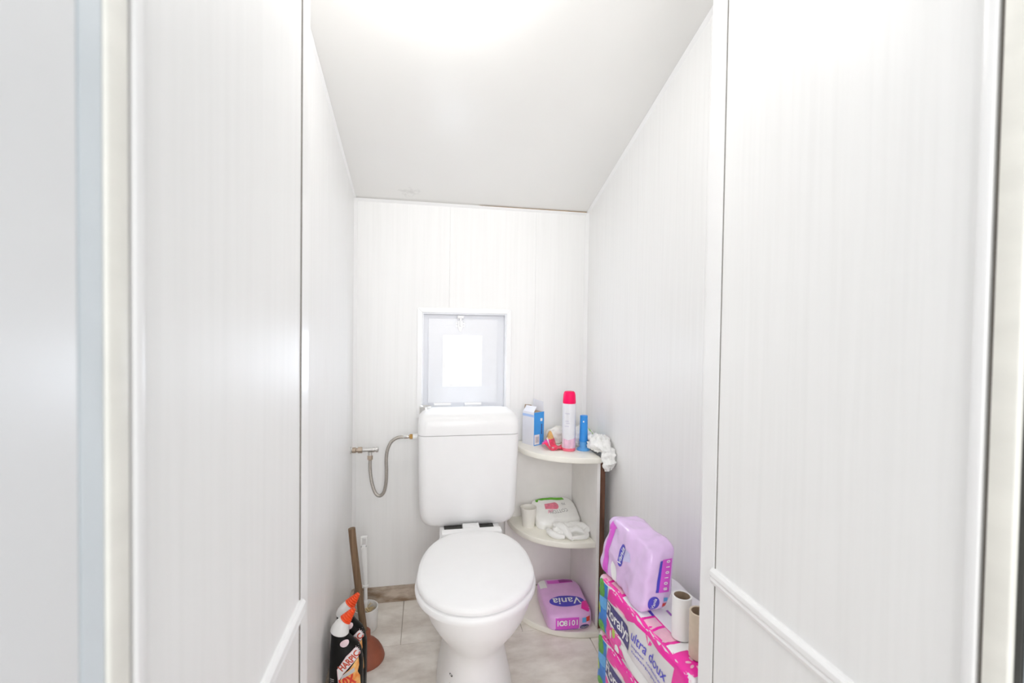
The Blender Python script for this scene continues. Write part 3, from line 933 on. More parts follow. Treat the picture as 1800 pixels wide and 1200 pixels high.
# --- crumpled tissue behind can
def crumple(name, dims, seed, m, parent=None, amp=0.35, f=22, n=14, e=2.6, loc=(0, 0, 0), rot=(0, 0, 0), flat=None):
    bm = sblock(n, dims, e, lambda c: crease(c, f, amp * min(dims), seed))
    lo = min(v.co.z for v in bm.verts)
    if flat is not None:
        for v in bm.verts:
            v.co.z = max(v.co.z, lo * flat)
    o = from_bm(name, bm, m, parent, 60)
    o.location = loc
    o.rotation_euler = rot
    return o
o = crumple('crumpled_tissue', (0.040, 0.026, 0.036), 2.0, WARMT, None, 0.5, 26, 14, 2.4, (0.550, 1.868, TOPZ + 0.0335), (0, 0, 0.2), 0.8)
tag(o, 'crumpled warm white paper tissue behind the spray can on the top shelf', 'tissue')

# --- aerosol can
can = thing('spray_can', 'tall white and pale pink aerosol can with hot pink cap', 'spray can', (0.566, 1.745, TOPZ))
R = 0.0265
cbody = lathe('can_body', [(R - 0.003, 0.012), (R, 0.0125), (R, 0.180), (R - 0.0015, 0.187), (R - 0.004, 0.190)], CANW, can, seg=40)
lathe('can_base', [(R - 0.002, 0), (R + 0.0004, 0.002), (R + 0.0004, 0.0115), (R - 0.001, 0.0123)], CANR, can, seg=40)['label'] = 'rose red base band'
lathe('cap', [(R - 0.0012, 0.1885), (R - 0.0006, 0.190), (R - 0.0025, 0.222), (R - 0.005, 0.232), (R - 0.009, 0.2355), (0.006, 0.236)], CAP, can, seg=40)['label'] = 'hot pink plastic cap'
tgt = Target(cbody)
CF = ((0, 0, 0), (1, 0, 0), (0, 0, 1))
decal('pink_band', poly2d([(-0.0262, 0.0132), (0.0262, 0.0132), (0.0262, 0.062), (0.018, 0.052), (0.006, 0.050), (-0.010, 0.046), (-0.0262, 0.050)]), tgt, *CF, CANP, can, 0.0004, 0.004, 'pale pink printed band')
for i, z in enumerate((0.148, 0.118, 0.110, 0.098)):
    decal('lettering_line', rect2d(-0.0225 + 0.002 * (i % 3), -0.006 - 0.003 * (i % 2), z, z + 0.004), tgt, *CF, FAINT, can, 0.0005, 0.004, 'faint grey lettering')
decal('side_print', rect2d(0.0225, 0.0258, 0.035, 0.125), tgt, *CF, mat('lavender_ink', (0.42, 0.40, 0.66), 0.4, 0.05), can, 0.0005, 0.004, 'lavender printed edge')

# --- blue tube
bt = thing('blue_tube', 'blue plastic applicator tube standing on a flared foot on the top shelf', 'tube', (0.627, 1.742, TOPZ))
tbody = lathe('tube_body', [(0.0165, 0.034), (0.0178, 0.038), (0.0165, 0.044), (0.0152, 0.128), (0.0155, 0.134), (0.0145, 0.1385), (0.010, 0.1395)], TUBEB, bt, seg=32)
lathe('foot', [(0.0265, 0.0), (0.0265, 0.004), (0.0235, 0.008), (0.017, 0.012), (0.0155, 0.018), (0.0168, 0.026), (0.0155, 0.0335)], TUBEB2, bt, seg=32)['label'] = 'paler blue flared foot'
tgt = Target(tbody)
decal('white_dot', oval2d(-0.006, 0.116, 0.0027, 0.0032, 12), tgt, *CF, WHITEI, bt, 0.0005, 0.01)

# --- packet of wipes draped over the shelf's right end
wp = thing('wipes_packet', 'half empty white wipes packet with green print slumped over right end of top shelf', 'packet', (0.655, 1.79, TOPZ))
def slump(u, v):
    """u across depth, v from the shelf (0) over the edge and down (1)."""
    n_ = noise.noise(Vector((u * 3, v * 5, 1.1)))
    n2 = noise.noise(Vector((u * 9, v * 10, 7.1)))
    return n_, n2
bm = sblock(18, (0.060, 0.068, 0.040), 2.6, lambda c: crease(c, 22, 0.015, 4.0))
for v in bm.verts:
    v.co.z = max(v.co.z + 0.034, 0.0008)
    # slope down towards the right wall
    v.co.z *= 1.0 - 0.25 * max(0, v.co.x / 0.05)
    v.co.x = min(v.co.x, 0.046)
wbody = from_bm('packet_body', bm, TISSUE, wp, 60)
wbody.location = (0.0, 0.045, 0)
bm = bmesh.new()
path = [(0.004, -0.075, 0.034), (0.012, -0.105, 0.040), (0.016, -0.135, 0.037), (0.019, -0.168, 0.022), (0.020, -0.190, -0.006), (0.019, -0.196, -0.030), (0.018, -0.197, -0.044)]
rad = [0.026, 0.031, 0.030, 0.026, 0.022, 0.016, 0.006]
rr = tube_rings(smooth_path(path, 6), 1.0, 22)
pp = smooth_path(path, 6)
rings = []
for i, r in enumerate(rr):
    t = i / (len(rr) - 1) * (len(rad) - 1)
    k = min(int(t), len(rad) - 2)
    rk = rad[k] + (rad[k + 1] - rad[k]) * (t - k)
    ring = []
    for q in r:
        d = q - pp[i]
        s = rk * (1 + 0.45 * (1 - abs(noise.noise(q * 1.3 + pp[i] * 22)) * 2.4 - 0.5))
        w = pp[i] + d * s
        w.x = min(w.x, 0.0485)
        ring.append(w)
    rings.append(ring)
bm_loft(bm, rings)
bmesh.ops.triangulate(bm, faces=[f for f in bm.faces if len(f.verts) > 4])
bmesh.ops.subdivide_edges(bm, edges=bm.edges[:], cuts=1, use_grid_fill=True)
bmesh.ops.recalc_face_normals(bm, faces=bm.faces)
bm.normal_update()
moved = [(v, v.co + v.normal * crease(v.co, 30, 0.016, 21.0)) for v in bm.verts]
for v, c in moved:
    v.co = Vector((min(c.x, 0.0495), c.y, c.z))
from_bm('hanging_wipe', bm, TISSUE, wp, 60)['label'] = 'crumpled white wipe hanging over the edge'
tgt = Target(wbody)
decal('green_print', merge2d(rect2d(0.012, 0.034, -0.05, -0.036), rect2d(0.020, 0.036, -0.062, -0.055)), tgt, (0, 0, 0), (1, 0, 0), (0, 1, 0), mat('pale_green_ink', (0.36, 0.66, 0.16), 0.4, 0.1), wp, 0.0008, 0.006).location = wbody.location
decal('grey_lettering', merge2d(rect2d(-0.045, -0.015, 0.018, 0.020), rect2d(-0.045, -0.02, 0.025, 0.027)), tgt, (0, 0, 0), (1, 0, 0), (0, 0, 1), LGREY, wp, 0.0008, 0.006).location = wbody.location

# --- middle shelf: cup, wipes packet, crumpled film
cup = thing('paper_cup', 'small off-white paper cup on the middle shelf beside the cistern', 'cup', (0.424, 1.822, MIDZ))
lathe('cup_wall', [(0.0235, 0.0), (0.0245, 0.002), (0.0325, 0.074), (0.034, 0.077), (0.034, 0.079), (0.0315, 0.079), (0.0232, 0.006), (0.0, 0.005)], CUPM, cup, seg=36, cap=(True, False))

pk = thing('cotton_packet', 'white packet with green band and pink drawing lying on middle shelf', 'packet', (0.545, 1.846, MIDZ + 0.032), math.radians(3))
bm = sblock(18, (0.094, 0.072, 0.028), 4.6, lambda c: crease(c, 12, 0.004, 8.0))
for v in bm.verts:
    v.co.z += 0.026 * (v.co.y / 0.07)
    v.co.z = max(v.co.z, -0.0318)
pb = from_bm('packet_body', bm, TISSUE, pk, 60)
pb.location = (0, 0, 0)
tgt = Target(pb)
TU = ((0, 0, 0), (1, 0, 0), (0, 1, 0))               # seen from above
decal('green_band', poly2d([(-0.074, 0.042), (-0.066, 0.040), (-0.06, 0.052), (-0.046, 0.046), (0.054, 0.043), (0.050, 0.060), (-0.030, 0.062), (-0.072, 0.060)]), tgt, *TU, GREEN, pk, 0.0006, 0.008, 'bright green printed band')
decal('pink_drawing', poly2d([(-0.046, -0.006)] + [(0.004 + 0.012 * math.cos(t), 0.010 + 0.019 * math.sin(t)) for t in [(-80 + 16 * i) * PI / 180 for i in range(11)]] + [(-0.042, 0.022)]), tgt, *TU, PINK2, pk, 0.0006, 0.008, 'rose pink drawing')
decal('pale_drawing', poly2d([(-0.042, -0.030), (-0.020, -0.024), (-0.012, -0.010), (-0.036, -0.012)]), tgt, *TU, PINK, pk, 0.0005, 0.008, 'pale pink drawing')
txt = place2d(text2d('COTTON', 0.017, 0.0, 0.0, 0.080), 0.008, -0.022, PI + 0.10)
decal('lettering', txt, tgt, *TU, GREYI, pk, 0.0007, 0.01, 'dark grey lettering turned upside down')
decal('small_lettering', place2d(text2d('70', 0.013, 0.0, 0.0), 0.042, 0.018, PI), tgt, *TU, GREYI, pk, 0.0007, 0.01)

def film_lump(name, dims, seed, loc, rot, parent=None, m=TISSUE):
    return crumple(name, dims, seed, m, parent, 0.55, 30, 16, 2.6, loc, rot, 0.55)
fl = thing('crumpled_film', 'crumpled white plastic film in front of the packet on the middle shelf', 'plastic film', (0.560, 1.714, MIDZ))
crumple('film', (0.072, 0.038, 0.024), 11.0, TISSUE, fl, 0.55, 26, 18, 2.8, (0.012, 0.010, 0.0145), (0, 0, -0.1), 0.6)
f_ = tube_rings(smooth_path([(-0.045, 0.035, 0.030), (-0.030, 0.012, 0.034), (-0.016, -0.014, 0.026), (-0.006, -0.040, 0.012), (0.000, -0.056, 0.008)], 6), [0.006 + 0.010 * math.sin(PI * min(1, 0.15 + k / 26)) for k in range(25)], 14)
loft('film_twist', f_, TISSUE, fl, smooth=60)
f_ = tube_rings(smooth_path([(-0.078, 0.022, 0.018), (-0.072, -0.004, 0.016), (-0.052, -0.026, 0.011), (-0.025, -0.036, 0.010)], 6), [0.005 + 0.008 * math.sin(PI * min(1, 0.1 + k / 22)) for k in range(19)], 14)
loft('film_twist', f_, TISSUE, fl, smooth=60)
f_ = tube_rings(smooth_path([(-0.004, -0.045, 0.008), (0.03, -0.048, 0.009), (0.062, -0.040, 0.008), (0.076, -0.02, 0.009)], 6), [0.005 + 0.004 * math.sin(PI * k / 18) for k in range(19)], 14)
loft('film_twist', f_, TISSUE, fl, smooth=60)

# --- bottom shelf: lilac towel packet
def vania_logo(parent, tgt, o, ux, uy, s, rot=0.0, cx=0.0, cy=0.0, simple=False):
    decal('logo_oval', place2d(oval2d(0, 0, 0.056 * s, 0.030 * s, 36), cx, cy, rot), tgt, o, ux, uy, VIOLET, parent, 0.0006, 0.009, 'deep blue oval logo')
    decal('logo_lettering', place2d(text2d('Vania', 0.036 * s, 0.18, 0.012, 0.088 * s), cx, cy, rot), tgt, o, ux, uy, WHITEI, parent, 0.0011, 0.009, 'white brand lettering on the oval')

van = thing('towel_packet', 'lilac sanitary towel packet lying upside down on the lowest shelf board', 'packet', (0.545, 1.722, LOWZ + 0.036), math.radians(-3))
def film(c):
    return crease(c, 9, 0.0035, 3.0)
bm = sblock(20, (0.088, 0.128, 0.036), 5.5, film)
for v in bm.verts:
    v.co.z = max(v.co.z, -0.0355)
vb = from_bm('packet_body', bm, LILAC, van, 60)
tgt = Target(vb)
UD = ((0, 0, 0), (-1, 0, 0), (0, -1, 0))             # read from the back wall: upside down for the camera
vania_logo(van, tgt, *UD, 1.22, 0.0, -0.004, 0.046)
decal('plum_band', rect2d(-0.062, 0.045, -0.105, -0.078), tgt, *UD, MAGENTA, van, 0.0006, 0.01, 'magenta band at the far edge')
decal('plum_band', rect2d(-0.062, -0.005, -0.105, -0.082), tgt, *UD, PLUM, van, 0.0010, 0.01, 'dark plum band')
decal('white_patch', rect2d(0.052, 0.080, -0.112, -0.050), tgt, *UD, WHITEI, van, 0.0006, 0.01, 'white patch')
decal('pink_petal', poly2d([(-0.084, 0.040), (-0.06, 0.058), (-0.046, 0.098), (-0.066, 0.112), (-0.084, 0.104)]), tgt, *UD, HOTPINK, van, 0.0009, 0.01, 'hot pink petal print')
FU = ((0, 0, 0), (1, 0, 0), (0, 0, 1))               # front end towards the room
decal('window_print', rect2d(-0.058, 0.030, -0.020, 0.021), tgt, *FU, MAGENTA, van, 0.0006, 0.01, 'magenta strip with white figures')
decal('white_figures', merge2d(*[place2d(text2d(ch_, 0.020, 0, 0.02), -0.050 + i * 0.0145, 0.003) for i, ch_ in enumerate('1o8i01')]), tgt, *FU, WHITEI, van, 0.0011, 0.006, 'row of small white figures')
decal('purple_line', rect2d(-0.060, 0.028, -0.025, -0.020), tgt, *FU, PURPLE, van, 0.0008, 0.01)
decal('blue_patch', rect2d(0.042, 0.058, 0.000, 0.018), tgt, *FU, SKYB, van, 0.0008, 0.01)
decal('red_patch', rect2d(0.058, 0.073, 0.002, 0.019), tgt, *FU, REDI, van, 0.0008, 0.01)
decal('small_oval', oval2d(0.052, -0.017, 0.018, 0.010, 22), tgt, *FU, NAVY, van, 0.0008, 0.01)
decal('small_oval_lettering', place2d(text2d('Vania', 0.009, 0.18, 0.0), 0.052, -0.017, 0.1), tgt, *FU, LGREY, van, 0.0012, 0.01)

# ------------------------------------------------------------------ left corner: bottles, plunger, brush
def bottle(loc, rz, label):
    b = thing('bleach_bottle', label, 'bottle', loc, rz, 'black toilet cleaner bottles by the left wall')
    rings = []
    n = 36
    for z, cx, w, d, e in ((0.0, -0.002, 0.044, 0.027, 3.2), (0.003, -0.002, 0.047, 0.030, 3.2), (0.05, -0.002, 0.048, 0.031, 3.2), (0.120, -0.002, 0.048, 0.031, 3.0), (0.145, -0.002, 0.0475, 0.031, 2.8), (0.157, -0.003, 0.0455, 0.030, 2.6),
                           (0.172, -0.004, 0.0445, 0.029, 2.5), (0.190, -0.008, 0.0395, 0.027, 2.4), (0.206, -0.015, 0.0315, 0.025, 2.2), (0.220, -0.020, 0.0255, 0.0235, 2.1), (0.229, -0.022, 0.0235, 0.0225, 2.0), (0.234, -0.022, 0.022, 0.0215, 2.0)):
        r = []
        for k in range(n):
            t = 2 * PI * k / n
            c, s = math.cos(t), math.sin(t)
            r.append((cx + w * abs(c) ** (2 / e) * (1 if c >= 0 else -1), d * abs(s) ** (2 / e) * (1 if s >= 0 else -1), z))
        rings.append(r)
    body = loft('bottle_body', rings, BLACK, b, smooth=50)
    # duck neck: white collar, orange ribbed nozzle
    def neck(name, pts, rad, m):
        P = [Vector(p) for p in pts]
        rr = tube_rings(P, rad, 22)
        return loft(name, rr, m, b, smooth=40)
    neck('neck_cap', [(-0.0225, 0, 0.231), (-0.0218, 0, 0.2335), (-0.0195, 0, 0.243), (-0.0145, 0, 0.2535), (-0.0085, 0, 0.2615), (-0.0065, 0, 0.264)], [0.0255, 0.0272, 0.0255, 0.0215, 0.0178, 0.0165], WHITEP)['label'] = 'white angled neck'
    ribs, pts = [], []
    for k in range(25):
        t = k / 24
        pts.append((-0.0055 + 0.024 * t, 0, 0.265 + 0.029 * t))
        ribs.append((0.0172 - 0.0112 * t) + 0.0012 * math.cos(k * PI / 2.0) * (1 if t < 0.95 else 0.3))
    neck('nozzle', pts, ribs, ORANGE)['label'] = 'orange ribbed nozzle cap'
    tg_ = Target(body)
    A = ((0, 0, 0), (1, 0, 0), (0, 0, 1))
    # slanted white ribbon with a point at the right and a tail at the left
    A2 = ((-0.002, 0, 0.044), (0.96, 0, 0), (0, 0, 0.86))
    rib = [(-0.022, 0.058), (-0.026, 0.110), (0.000, 0.150), (0.028, 0.172), (0.033, 0.180), (0.044, 0.170), (0.041, 0.142), (0.016, 0.119), (-0.008, 0.092), (-0.019, 0.072)]
    decal('ribbon', poly2d(rib), tg_, *A2, RIBBON, b, 0.0006, 0.01, 'pale pink slanted ribbon label')
    inner = [(-0.0205, 0.070), (-0.0235, 0.110), (0.001, 0.147), (0.028, 0.169), (0.033, 0.175), (0.0415, 0.168), (0.0385, 0.144), (0.015, 0.123), (-0.009, 0.096)]
    decal('ribbon_field', poly2d(inner), tg_, *A2, WHITEI, b, 0.0009, 0.01, 'white field of the ribbon')
    decal('brand_lettering', place2d(text2d('HARPIC', 0.0235, 0.0, 0.035, 0.068), 0.0085, 0.132, 0.70), tg_, *A2, mat('brick_red_ink', (0.62, 0.09, 0.05), 0.4, 0.08), b, 0.0012, 0.008, 'brick red brand lettering')
    decal('fire_print', poly2d([(-0.024, 0.008), (-0.022, 0.050), (-0.012, 0.086), (0.010, 0.104), (0.026, 0.126), (0.036, 0.136), (0.038, 0.110), (0.034, 0.090), (0.041, 0.072), (0.043, 0.034), (0.036, 0.008)]), tg_, *A2, FIRE, b, 0.0006, 0.008, 'orange flame print')
    decal('grey_plate', poly2d([(-0.015, 0.074), (-0.012, 0.087), (0.024, 0.108), (0.026, 0.093)]), tg_, *A2, LGREY, b, 0.0009, 0.008)
    decal('strength_lettering', place2d(text2d('10X', 0.036, 0.0, 0.045, 0.046), 0.005, 0.064, 0.30), tg_, *A2, REDI, b, 0.0011, 0.008, 'bold red 10X lettering')
    decal('round_sticker', oval2d(-0.007, 0.2085, 0.0125, 0.0095, 20), tg_, *A, RIBBON, b, 0.0008, 0.006, 'small round grey sticker')
    decal('barcode_label', rect2d(-0.046, -0.034, 0.020, 0.085), tg_, *A, WHITEI, b, 0.0007, 0.006, 'white barcode label')
    decal('barcode', merge2d(*[rect2d(-0.0455, -0.0345, 0.026 + i * 0.006, 0.028 + i * 0.006 + 0.001 * (i % 3)) for i in range(9)]), tg_, *A2, GREYI, b, 0.0012, 0.006, 'grey bars of the barcode')
    return b
b1 = bottle((-0.221, 1.415, 0), math.radians(6), 'black toilet cleaner bottle with orange nozzle nearest the camera')
b2 = copy_tree(b1)
b2.location = (-0.220, 1.495, 0)
b2.rotation_euler = (0, 0, math.radians(2))
b2['label'] = 'second black toilet cleaner bottle with orange nozzle standing behind the front one'

# plunger
pl = thing('plunger', 'terracotta rubber plunger with a brown wooden handle by the left wall', 'plunger', (-0.197, 1.612, 0))
lathe('rubber_cup', [(0.0665, 0.0), (0.0685, 0.006), (0.067, 0.012), (0.062, 0.026), (0.052, 0.044), (0.040, 0.058), (0.026, 0.068), (0.021, 0.074), (0.0205, 0.098), (0.017, 0.102), (0.0125, 0.102)], RUBBER, pl, seg=40)
hd = smooth_path([(0, 0, 0.085), (-0.014, 0.0, 0.20), (-0.033, 0.0, 0.36), (-0.0425, 0.0, 0.448), (-0.043, 0.0, 0.4525)], 6)
tube('handle', hd, [0.0118] * (len(hd) - 3) + [0.0112, 0.0095, 0.006], WOOD, pl, 16)

# toilet brush
br = thing('toilet_brush', 'white toilet brush standing in an open white holder in the left corner', 'toilet brush', (-0.213, 1.782, 0))
lathe('holder', [(0.041, 0.0), (0.043, 0.003), (0.0455, 0.080), (0.0455, 0.083), (0.0425, 0.083), (0.040, 0.006), (0.0, 0.005)], WHITEP, br, seg=36, cap=(True, False))
bm = bmesh.new()
for k in range(150):
    a, zz = random.uniform(0, 2 * PI), random.uniform(0.035, 0.082)
    r0, r1 = 0.006, random.uniform(0.026, 0.037)
    p0, p1 = Vector((r0 * math.cos(a), r0 * math.sin(a), zz)), Vector((r1 * math.cos(a + 0.2), r1 * math.sin(a + 0.2), zz + random.uniform(-0.006, 0.008)))
    bm_loft(bm, tube_rings([p0, p1], 0.0010, 3))
tag(from_bm('bristles', bm, BRISTLE, br), 'yellowed bristles', kind='stuff')
lathe('brush_core', [(0.007, 0.02), (0.007, 0.09), (0.0085, 0.095), (0.0085, 0.105), (0.007, 0.108)], WHITEP, br, seg=16)
hd = [(0, 0, 0.10), (-0.001, 0, 0.162)]
tube('handle_stem', hd, 0.0065, WHITEP, br, 14)
o = lathe('handle_collar', [(0.006, -0.003), (0.0105, -0.002), (0.0105, 0.002), (0.006, 0.003)], WHITEP, br, -0.001, 0, 18)
o.location = (0, 0, 0.163)
bm = bmesh.new()
rings = []
for z, w, d in ((0.162, 0.0075, 0.006), (0.20, 0.0085, 0.006), (0.26, 0.0105, 0.006), (0.312, 0.0122, 0.0055)):
    rings.append([(-0.001 - (z - 0.162) * 0.045 + w * math.cos(2 * PI * k / 16), d * math.sin(2 * PI * k / 16), z) for k in range(16)])
bm_loft(bm, rings)
from_bm('handle_grip', bm, WHITEP, br, 40)
bm = bmesh.new()
hx = -0.008
for a in ((hx - 0.0125, hx - 0.0065, 0.312, 0.346), (hx + 0.0065, hx + 0.0125, 0.312, 0.346), (hx - 0.0125, hx + 0.0125, 0.3445, 0.353), (hx - 0.0115, hx + 0.0115, 0.306, 0.318)):
    bm_box(bm, a[0], a[1], -0.0045, 0.0045, a[2], a[3], 0.001, 1)
from_bm('hanging_loop', bm, WHITEP, br, 40)

# ------------------------------------------------------------------ right: stacked paper packs, towel packet, tubes
PL, PW, PH = 0.405, 0.195, 0.1555
ang = math.atan2(-0.39, 0.033)                        # local +x points towards the camera along the pack
def make_pack(z, label):
    p = thing('toilet_paper_pack', label, 'toilet paper', (0.474, 1.190, z), ang, 'stacked packs of toilet paper')
    # local frame: x 0..PL to the camera, y 0..PW to the right wall, z 0..PH
    rolls = 4
    def puff(c):
        k = 0.0022 * math.cos((c.x / PL) * 2 * PI * rolls) if abs(c.y) > PW / 2 * 0.8 else 0.0
        return crease(c, 10, 0.0022, 6.0) + k - 0.001
    bm = sblock(22, (PL / 2, PW / 2, PH / 2 - 0.0002), 14.0, puff)
    for v in bm.verts:
        v.co += Vector((PL / 2, PW / 2, PH / 2))
        v.co.z = min(max(v.co.z, 0.0), PH - 0.0004)
    body = from_bm('film_wrap', bm, OFFW, p, 60)
    t = Target(body)
    S = ((0, 0, 0), (1, 0, 0), (0, 0, 1))             # left side face, normal -y
    T = ((0, 0, 0), (1, 0, 0), (0, 1, 0))             # top face
    D = lambda n_, sh, m, lift, lab=None, fr=S, ml=0.012: decal(n_, sh, t, *fr, m, p, lift, ml, lab)
    # far end: blue ground with green apple leaves
    D('blue_end_print', rect2d(0.004, 0.060, 0.004, 0.150), BLUEI, 0.0006, 'blue printed end')
    D('green_leaf', oval2d(0.026, 0.122, 0.018, 0.026, 18), LEAFG, 0.0010, 'green leaf print')
    D('green_leaf', oval2d(0.030, 0.018, 0.018, 0.020, 18), LEAFG, 0.0010, 'green leaf print')
    D('blue_swirl', poly2d([(0.012, 0.098), (0.056, 0.108), (0.058, 0.080), (0.040, 0.072), (0.014, 0.074)]), SKYB, 0.0011, 'sky blue swirl')
    D('pale_petal', oval2d(0.018, 0.066, 0.006, 0.014, 14, 0.3), LIME, 0.0014, 'pale lime petal')
    # magenta lower field with flowers, white rolls
    D('magenta_field', poly2d([(0.060, 0.064), (0.075, 0.060), (0.110, 0.036), (0.140, 0.026), (0.165, 0.004), (0.052, 0.004)]), HOTPINK, 0.0006, 'magenta field with flowers')
    D('flower_print', oval2d(0.112, 0.044, 0.026, 0.018, 18), MAGP, 0.0010, 'magenta flower')
    D('flower_heart', oval2d(0.104, 0.048, 0.008, 0.012, 14), LIME, 0.0013, 'yellow-green flower heart')
    D('white_petal', oval2d(0.088, 0.036, 0.005, 0.011, 12), WHITEI, 0.0013)
    D('white_petal', oval2d(0.120, 0.018, 0.009, 0.011, 12), WHITEI, 0.0013)
    D('roll_print', poly2d([(0.135, 0.040), (0.160, 0.046), (0.300, 0.030), (0.345, 0.004), (0.175, 0.004), (0.150, 0.020)]), WHITEI, 0.0007, 'white paper roll print')
    D('white_swoosh', poly2d([(0.058, 0.068), (0.062, 0.072), (0.172, 0.047), (0.170, 0.042), (0.064, 0.064)]), WHITEI, 0.0010, 'white outline under the banner')
    # pink upper border and near end
    D('magenta_border', poly2d([(0.060, 0.112), (0.075, 0.157), (0.392, 0.157), (0.400, 0.128), (0.345, 0.134), (0.200, 0.135), (0.165, 0.118), (0.120, 0.122)]), HOTPINK, 0.0006, 'hot pink upper border')
    D('magenta_end', poly2d([(0.350, 0.136), (0.400, 0.130), (0.400, 0.004), (0.355, 0.004), (0.335, 0.060)]), HOTPINK, 0.0007, 'hot pink near end')
    D('pale_pink_patch', poly2d([(0.110, 0.128), (0.150, 0.123), (0.158, 0.116), (0.126, 0.120)]), PINK, 0.0010, 'pale pink patch')
    # navy banner with brand lettering
    D('banner', poly2d([(0.058, 0.072), (0.060, 0.108), (0.100, 0.114), (0.166, 0.104), (0.178, 0.078), (0.172, 0.050), (0.110, 0.062)]), NAVY, 0.0012, 'navy brand banner')
    D('brand_lettering', place2d(text2d('Floralys', 0.041, 0.0, 0.014, 0.112, 0.95), 0.118, 0.084, -0.09), WHITEI, 0.0018, 'white brand lettering')
    D('script_lettering', place2d(text2d('ultra doux', 0.026, 0.30, 0.004, 0.140), 0.258, 0.100, -0.03), INKBLUE, 0.0012, 'blue-violet script lettering')
    D('small_lettering', merge2d(*[place2d(text2d(w_, 0.0085, 0, 0.0, 0.118), 0.250, 0.075 - 0.014 * i, -0.03) for i, w_ in enumerate(('papier toilette', 'toiletpapier'))]), INKBLUE, 0.0012, 'two lines of small blue lettering')
    # top: white roll ends seen through the film, pink windows along the left edge
    D('top_film', rect2d(0.012, PL - 0.012, 0.040, PW - 0.010), WHITEI, 0.0006, 'clear film over white paper', T)
    D('magenta_rim', rect2d(0.008, PL - 0.008, 0.004, 0.044), HOTPINK, 0.0008, 'hot pink rim along the top edge', T)
    D('film_window', merge2d(rect2d(0.012, 0.050, 0.006, 0.032), rect2d(0.060, 0.118, 0.012, 0.040)), PINK, 0.0012, 'pale pink windows', T)
    D('white_window', rect2d(0.128, 0.215, 0.008, 0.036), WHITEI, 0.0012, 'white window in the pink rim', T)
    D('violet_stripe', poly2d([(0.120, 0.042), (0.216, 0.036), (0.216, 0.043), (0.118, 0.052)]), VIOLET, 0.0014, 'violet stripe', T)
    D('film_window', merge2d(rect2d(0.222, 0.252, 0.010, 0.040), rect2d(0.260, 0.305, 0.010, 0.042)), PINK, 0.0012, 'pale pink windows', T)
    D('white_window', rect2d(0.313, 0.336, 0.008, 0.044), WHITEI, 0.0012, 'white window in the pink rim', T)
    D('magenta_corner', poly2d([(0.338, 0.004), (0.398, 0.004), (0.398, 0.085), (0.350, 0.060)]), HOTPINK, 0.0013, 'hot pink near corner', T)
    D('pink_flower', merge2d(*[oval2d(0.372 + 0.012 * math.cos(a), 0.034 + 0.012 * math.sin(a), 0.006, 0.003, 8, a) for a in [2 * PI * i / 6 for i in range(6)]]), PINK, 0.0016, 'pale pink flower', T)
    for cx_, cy_ in ((0.295, 0.055), (0.295, 0.145), (0.39 - 0.035, 0.145)):
        D('core_end', oval2d(cx_, cy_, 0.019, 0.019, 20), CORE, 0.0011, 'grey core seen through the film', T)
    D('violet_curl', poly2d([(0.205, 0.086), (0.222, 0.085), (0.236, 0.095), (0.240, 0.088), (0.226, 0.079), (0.205, 0.080)]), PURPLE, 0.0011, 'purple curl of print', T)
    return p
p1 = make_pack(0.0, 'pink Floralys-lettered toilet paper pack'.replace('Floralys-lettered ', 'white ') + ' at the bottom of the stack on the floor')
p2 = copy_tree(p1)
p2.location.z = PH + 0.0012
p2['label'] = 'pink and white toilet paper pack in the middle of the stack'
p3 = copy_tree(p1)
p3.location.z = 2 * (PH + 0.0012)
p3['label'] = 'topmost pink and white toilet paper pack, carrying the lilac packet and paper tubes'
PZ = 3 * PH + 2 * 0.0012 + 0.0016

# lilac towel packet leaning on the right wall
tp = thing('towel_packet', 'pale lilac sanitary towel packet leaning upright on top of the toilet paper', 'packet', (0.483, 1.214, PZ), math.atan2(-0.234, 0.013))
a_, b_, c_ = 0.118, 0.040, 0.078
bm = sblock(22, (a_, b_, c_), 8.0, lambda c: crease(c, 11, 0.008, 14.0))
for v in bm.verts:
    k = v.co.z + c_
    v.co.x += a_
    v.co.y += b_ + 0.15 * k                            # leans to the right
    v.co.x += 0.16 * k * (1 - v.co.x / (2 * a_))
    v.co.z -= 0.012 * (v.co.x / (2 * a_)) * k / (2 * c_)
    v.co.z = max(k, 0.0005)
tb = from_bm('packet_body', bm, LILACL, tp, 60)
t = Target(tb)
S = ((0, 0, 0), (1, 0, 0), (0, 0, 1))
decal('magenta_band', poly2d([(0.034, 0.006), (0.062, 0.004), (0.058, 0.080), (0.068, 0.132), (0.080, 0.140), (0.050, 0.148), (0.036, 0.120)]), t, *S, MAGENTA, tp, 0.0008, 0.01, 'magenta upright band')
decal('white_patch', oval2d(0.090, 0.030, 0.014, 0.026, 20, 0.25), t, *S, WHITEI, tp, 0.0008, 0.01, 'white print patch')
decal('pale_blue_patch', poly2d([(0.135, 0.080), (0.165, 0.090), (0.160, 0.110), (0.138, 0.112)]), t, *S, mat('pale_lavender_ink', (0.55, 0.52, 0.78), 0.35, 0.1), tp, 0.0008, 0.01)
decal('logo_oval', oval2d(0.122, 0.088, 0.014, 0.030, 26, -0.15), t, *S, VIOLET, tp, 0.0008, 0.01, 'blue oval logo on end')
decal('logo_lettering', place2d(text2d('Vania', 0.016, 0.18, 0.012, 0.046), 0.122, 0.088, PI / 2 - 0.15), t, *S, WHITEI, tp, 0.0013, 0.01, 'white brand lettering running upwards')
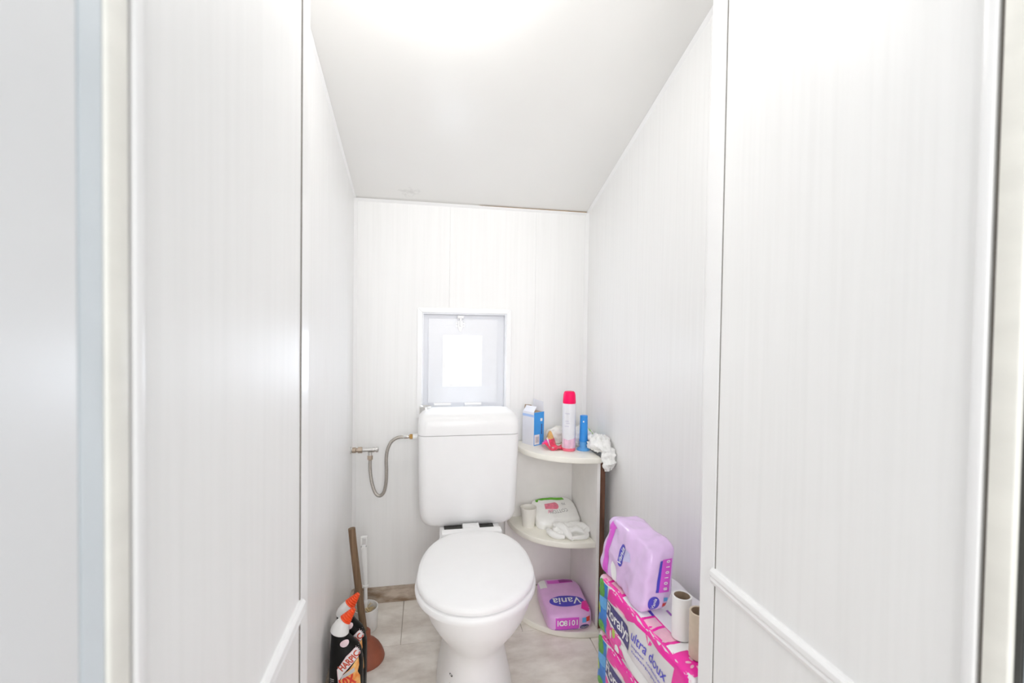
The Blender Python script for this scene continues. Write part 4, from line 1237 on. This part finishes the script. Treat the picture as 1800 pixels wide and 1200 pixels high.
EF = ((0, 0, 0), (0, 1, 0), (0, 0, 1))                # near end, normal +x
decal('window_print', poly2d([(0.046, 0.052), (0.074, 0.052), (0.085, 0.128), (0.057, 0.128)]), t, *EF, MAGENTA, tp, 0.0008, 0.01, 'magenta strip with white figures')
decal('white_figures', merge2d(*[place2d(text2d(ch_, 0.010, 0, 0.03), 0.064 + 0.0019 * i, 0.060 + i * 0.0125, PI / 2) for i, ch_ in enumerate('80i0i0')]), t, *EF, WHITEI, tp, 0.0014, 0.006, 'column of small white figures')
decal('blue_line', poly2d([(0.040, 0.052), (0.047, 0.052), (0.058, 0.126), (0.051, 0.126)]), t, *EF, VIOLET, tp, 0.0010, 0.01)
decal('small_oval', oval2d(0.036, 0.027, 0.016, 0.016, 24), t, *EF, VIOLET, tp, 0.0008, 0.01)
decal('small_oval_lettering', place2d(text2d('Vania', 0.010, 0.18, 0.01, 0.024), 0.036, 0.027, PI / 2 - 0.4), t, *EF, WHITEI, tp, 0.0013, 0.01)
decal('red_patch', rect2d(0.060, 0.070, 0.014, 0.024), t, *EF, REDI, tp, 0.0010, 0.01)
decal('blue_patch', rect2d(0.062, 0.072, 0.028, 0.038), t, *EF, SKYB, tp, 0.0010, 0.01)

# cardboard tubes
def paper_tube(name, loc, r, h, outer, label):
    tt = thing(name, label, 'cardboard tube', loc)
    lathe('paper_sleeve', [(r, 0.0), (r, h), (r - 0.0035, h), (r - 0.0037, h - 0.001)], outer, tt, seg=36, cap=(False, False))
    bm = bmesh.new()
    bm_lathe(bm, [(r - 0.0002, 0.0), (r - 0.0036, 0.0), (r - 0.0036, h - 0.0008)], seg=36, cap=(False, False))
    o = from_bm('cardboard_core', bm, CARD, tt, 40)
    o['label'] = 'brown cardboard inside'
    return tt
paper_tube('cardboard_tube', (0.556, 0.900, PZ), 0.0205, 0.090, PAPER, 'white paper-covered roll tube standing on the toilet paper pack')
paper_tube('cardboard_tube', (0.5585, 0.838, PZ), 0.0200, 0.092, TUBEC, 'bare tan roll tube half hidden behind the white corner profile')
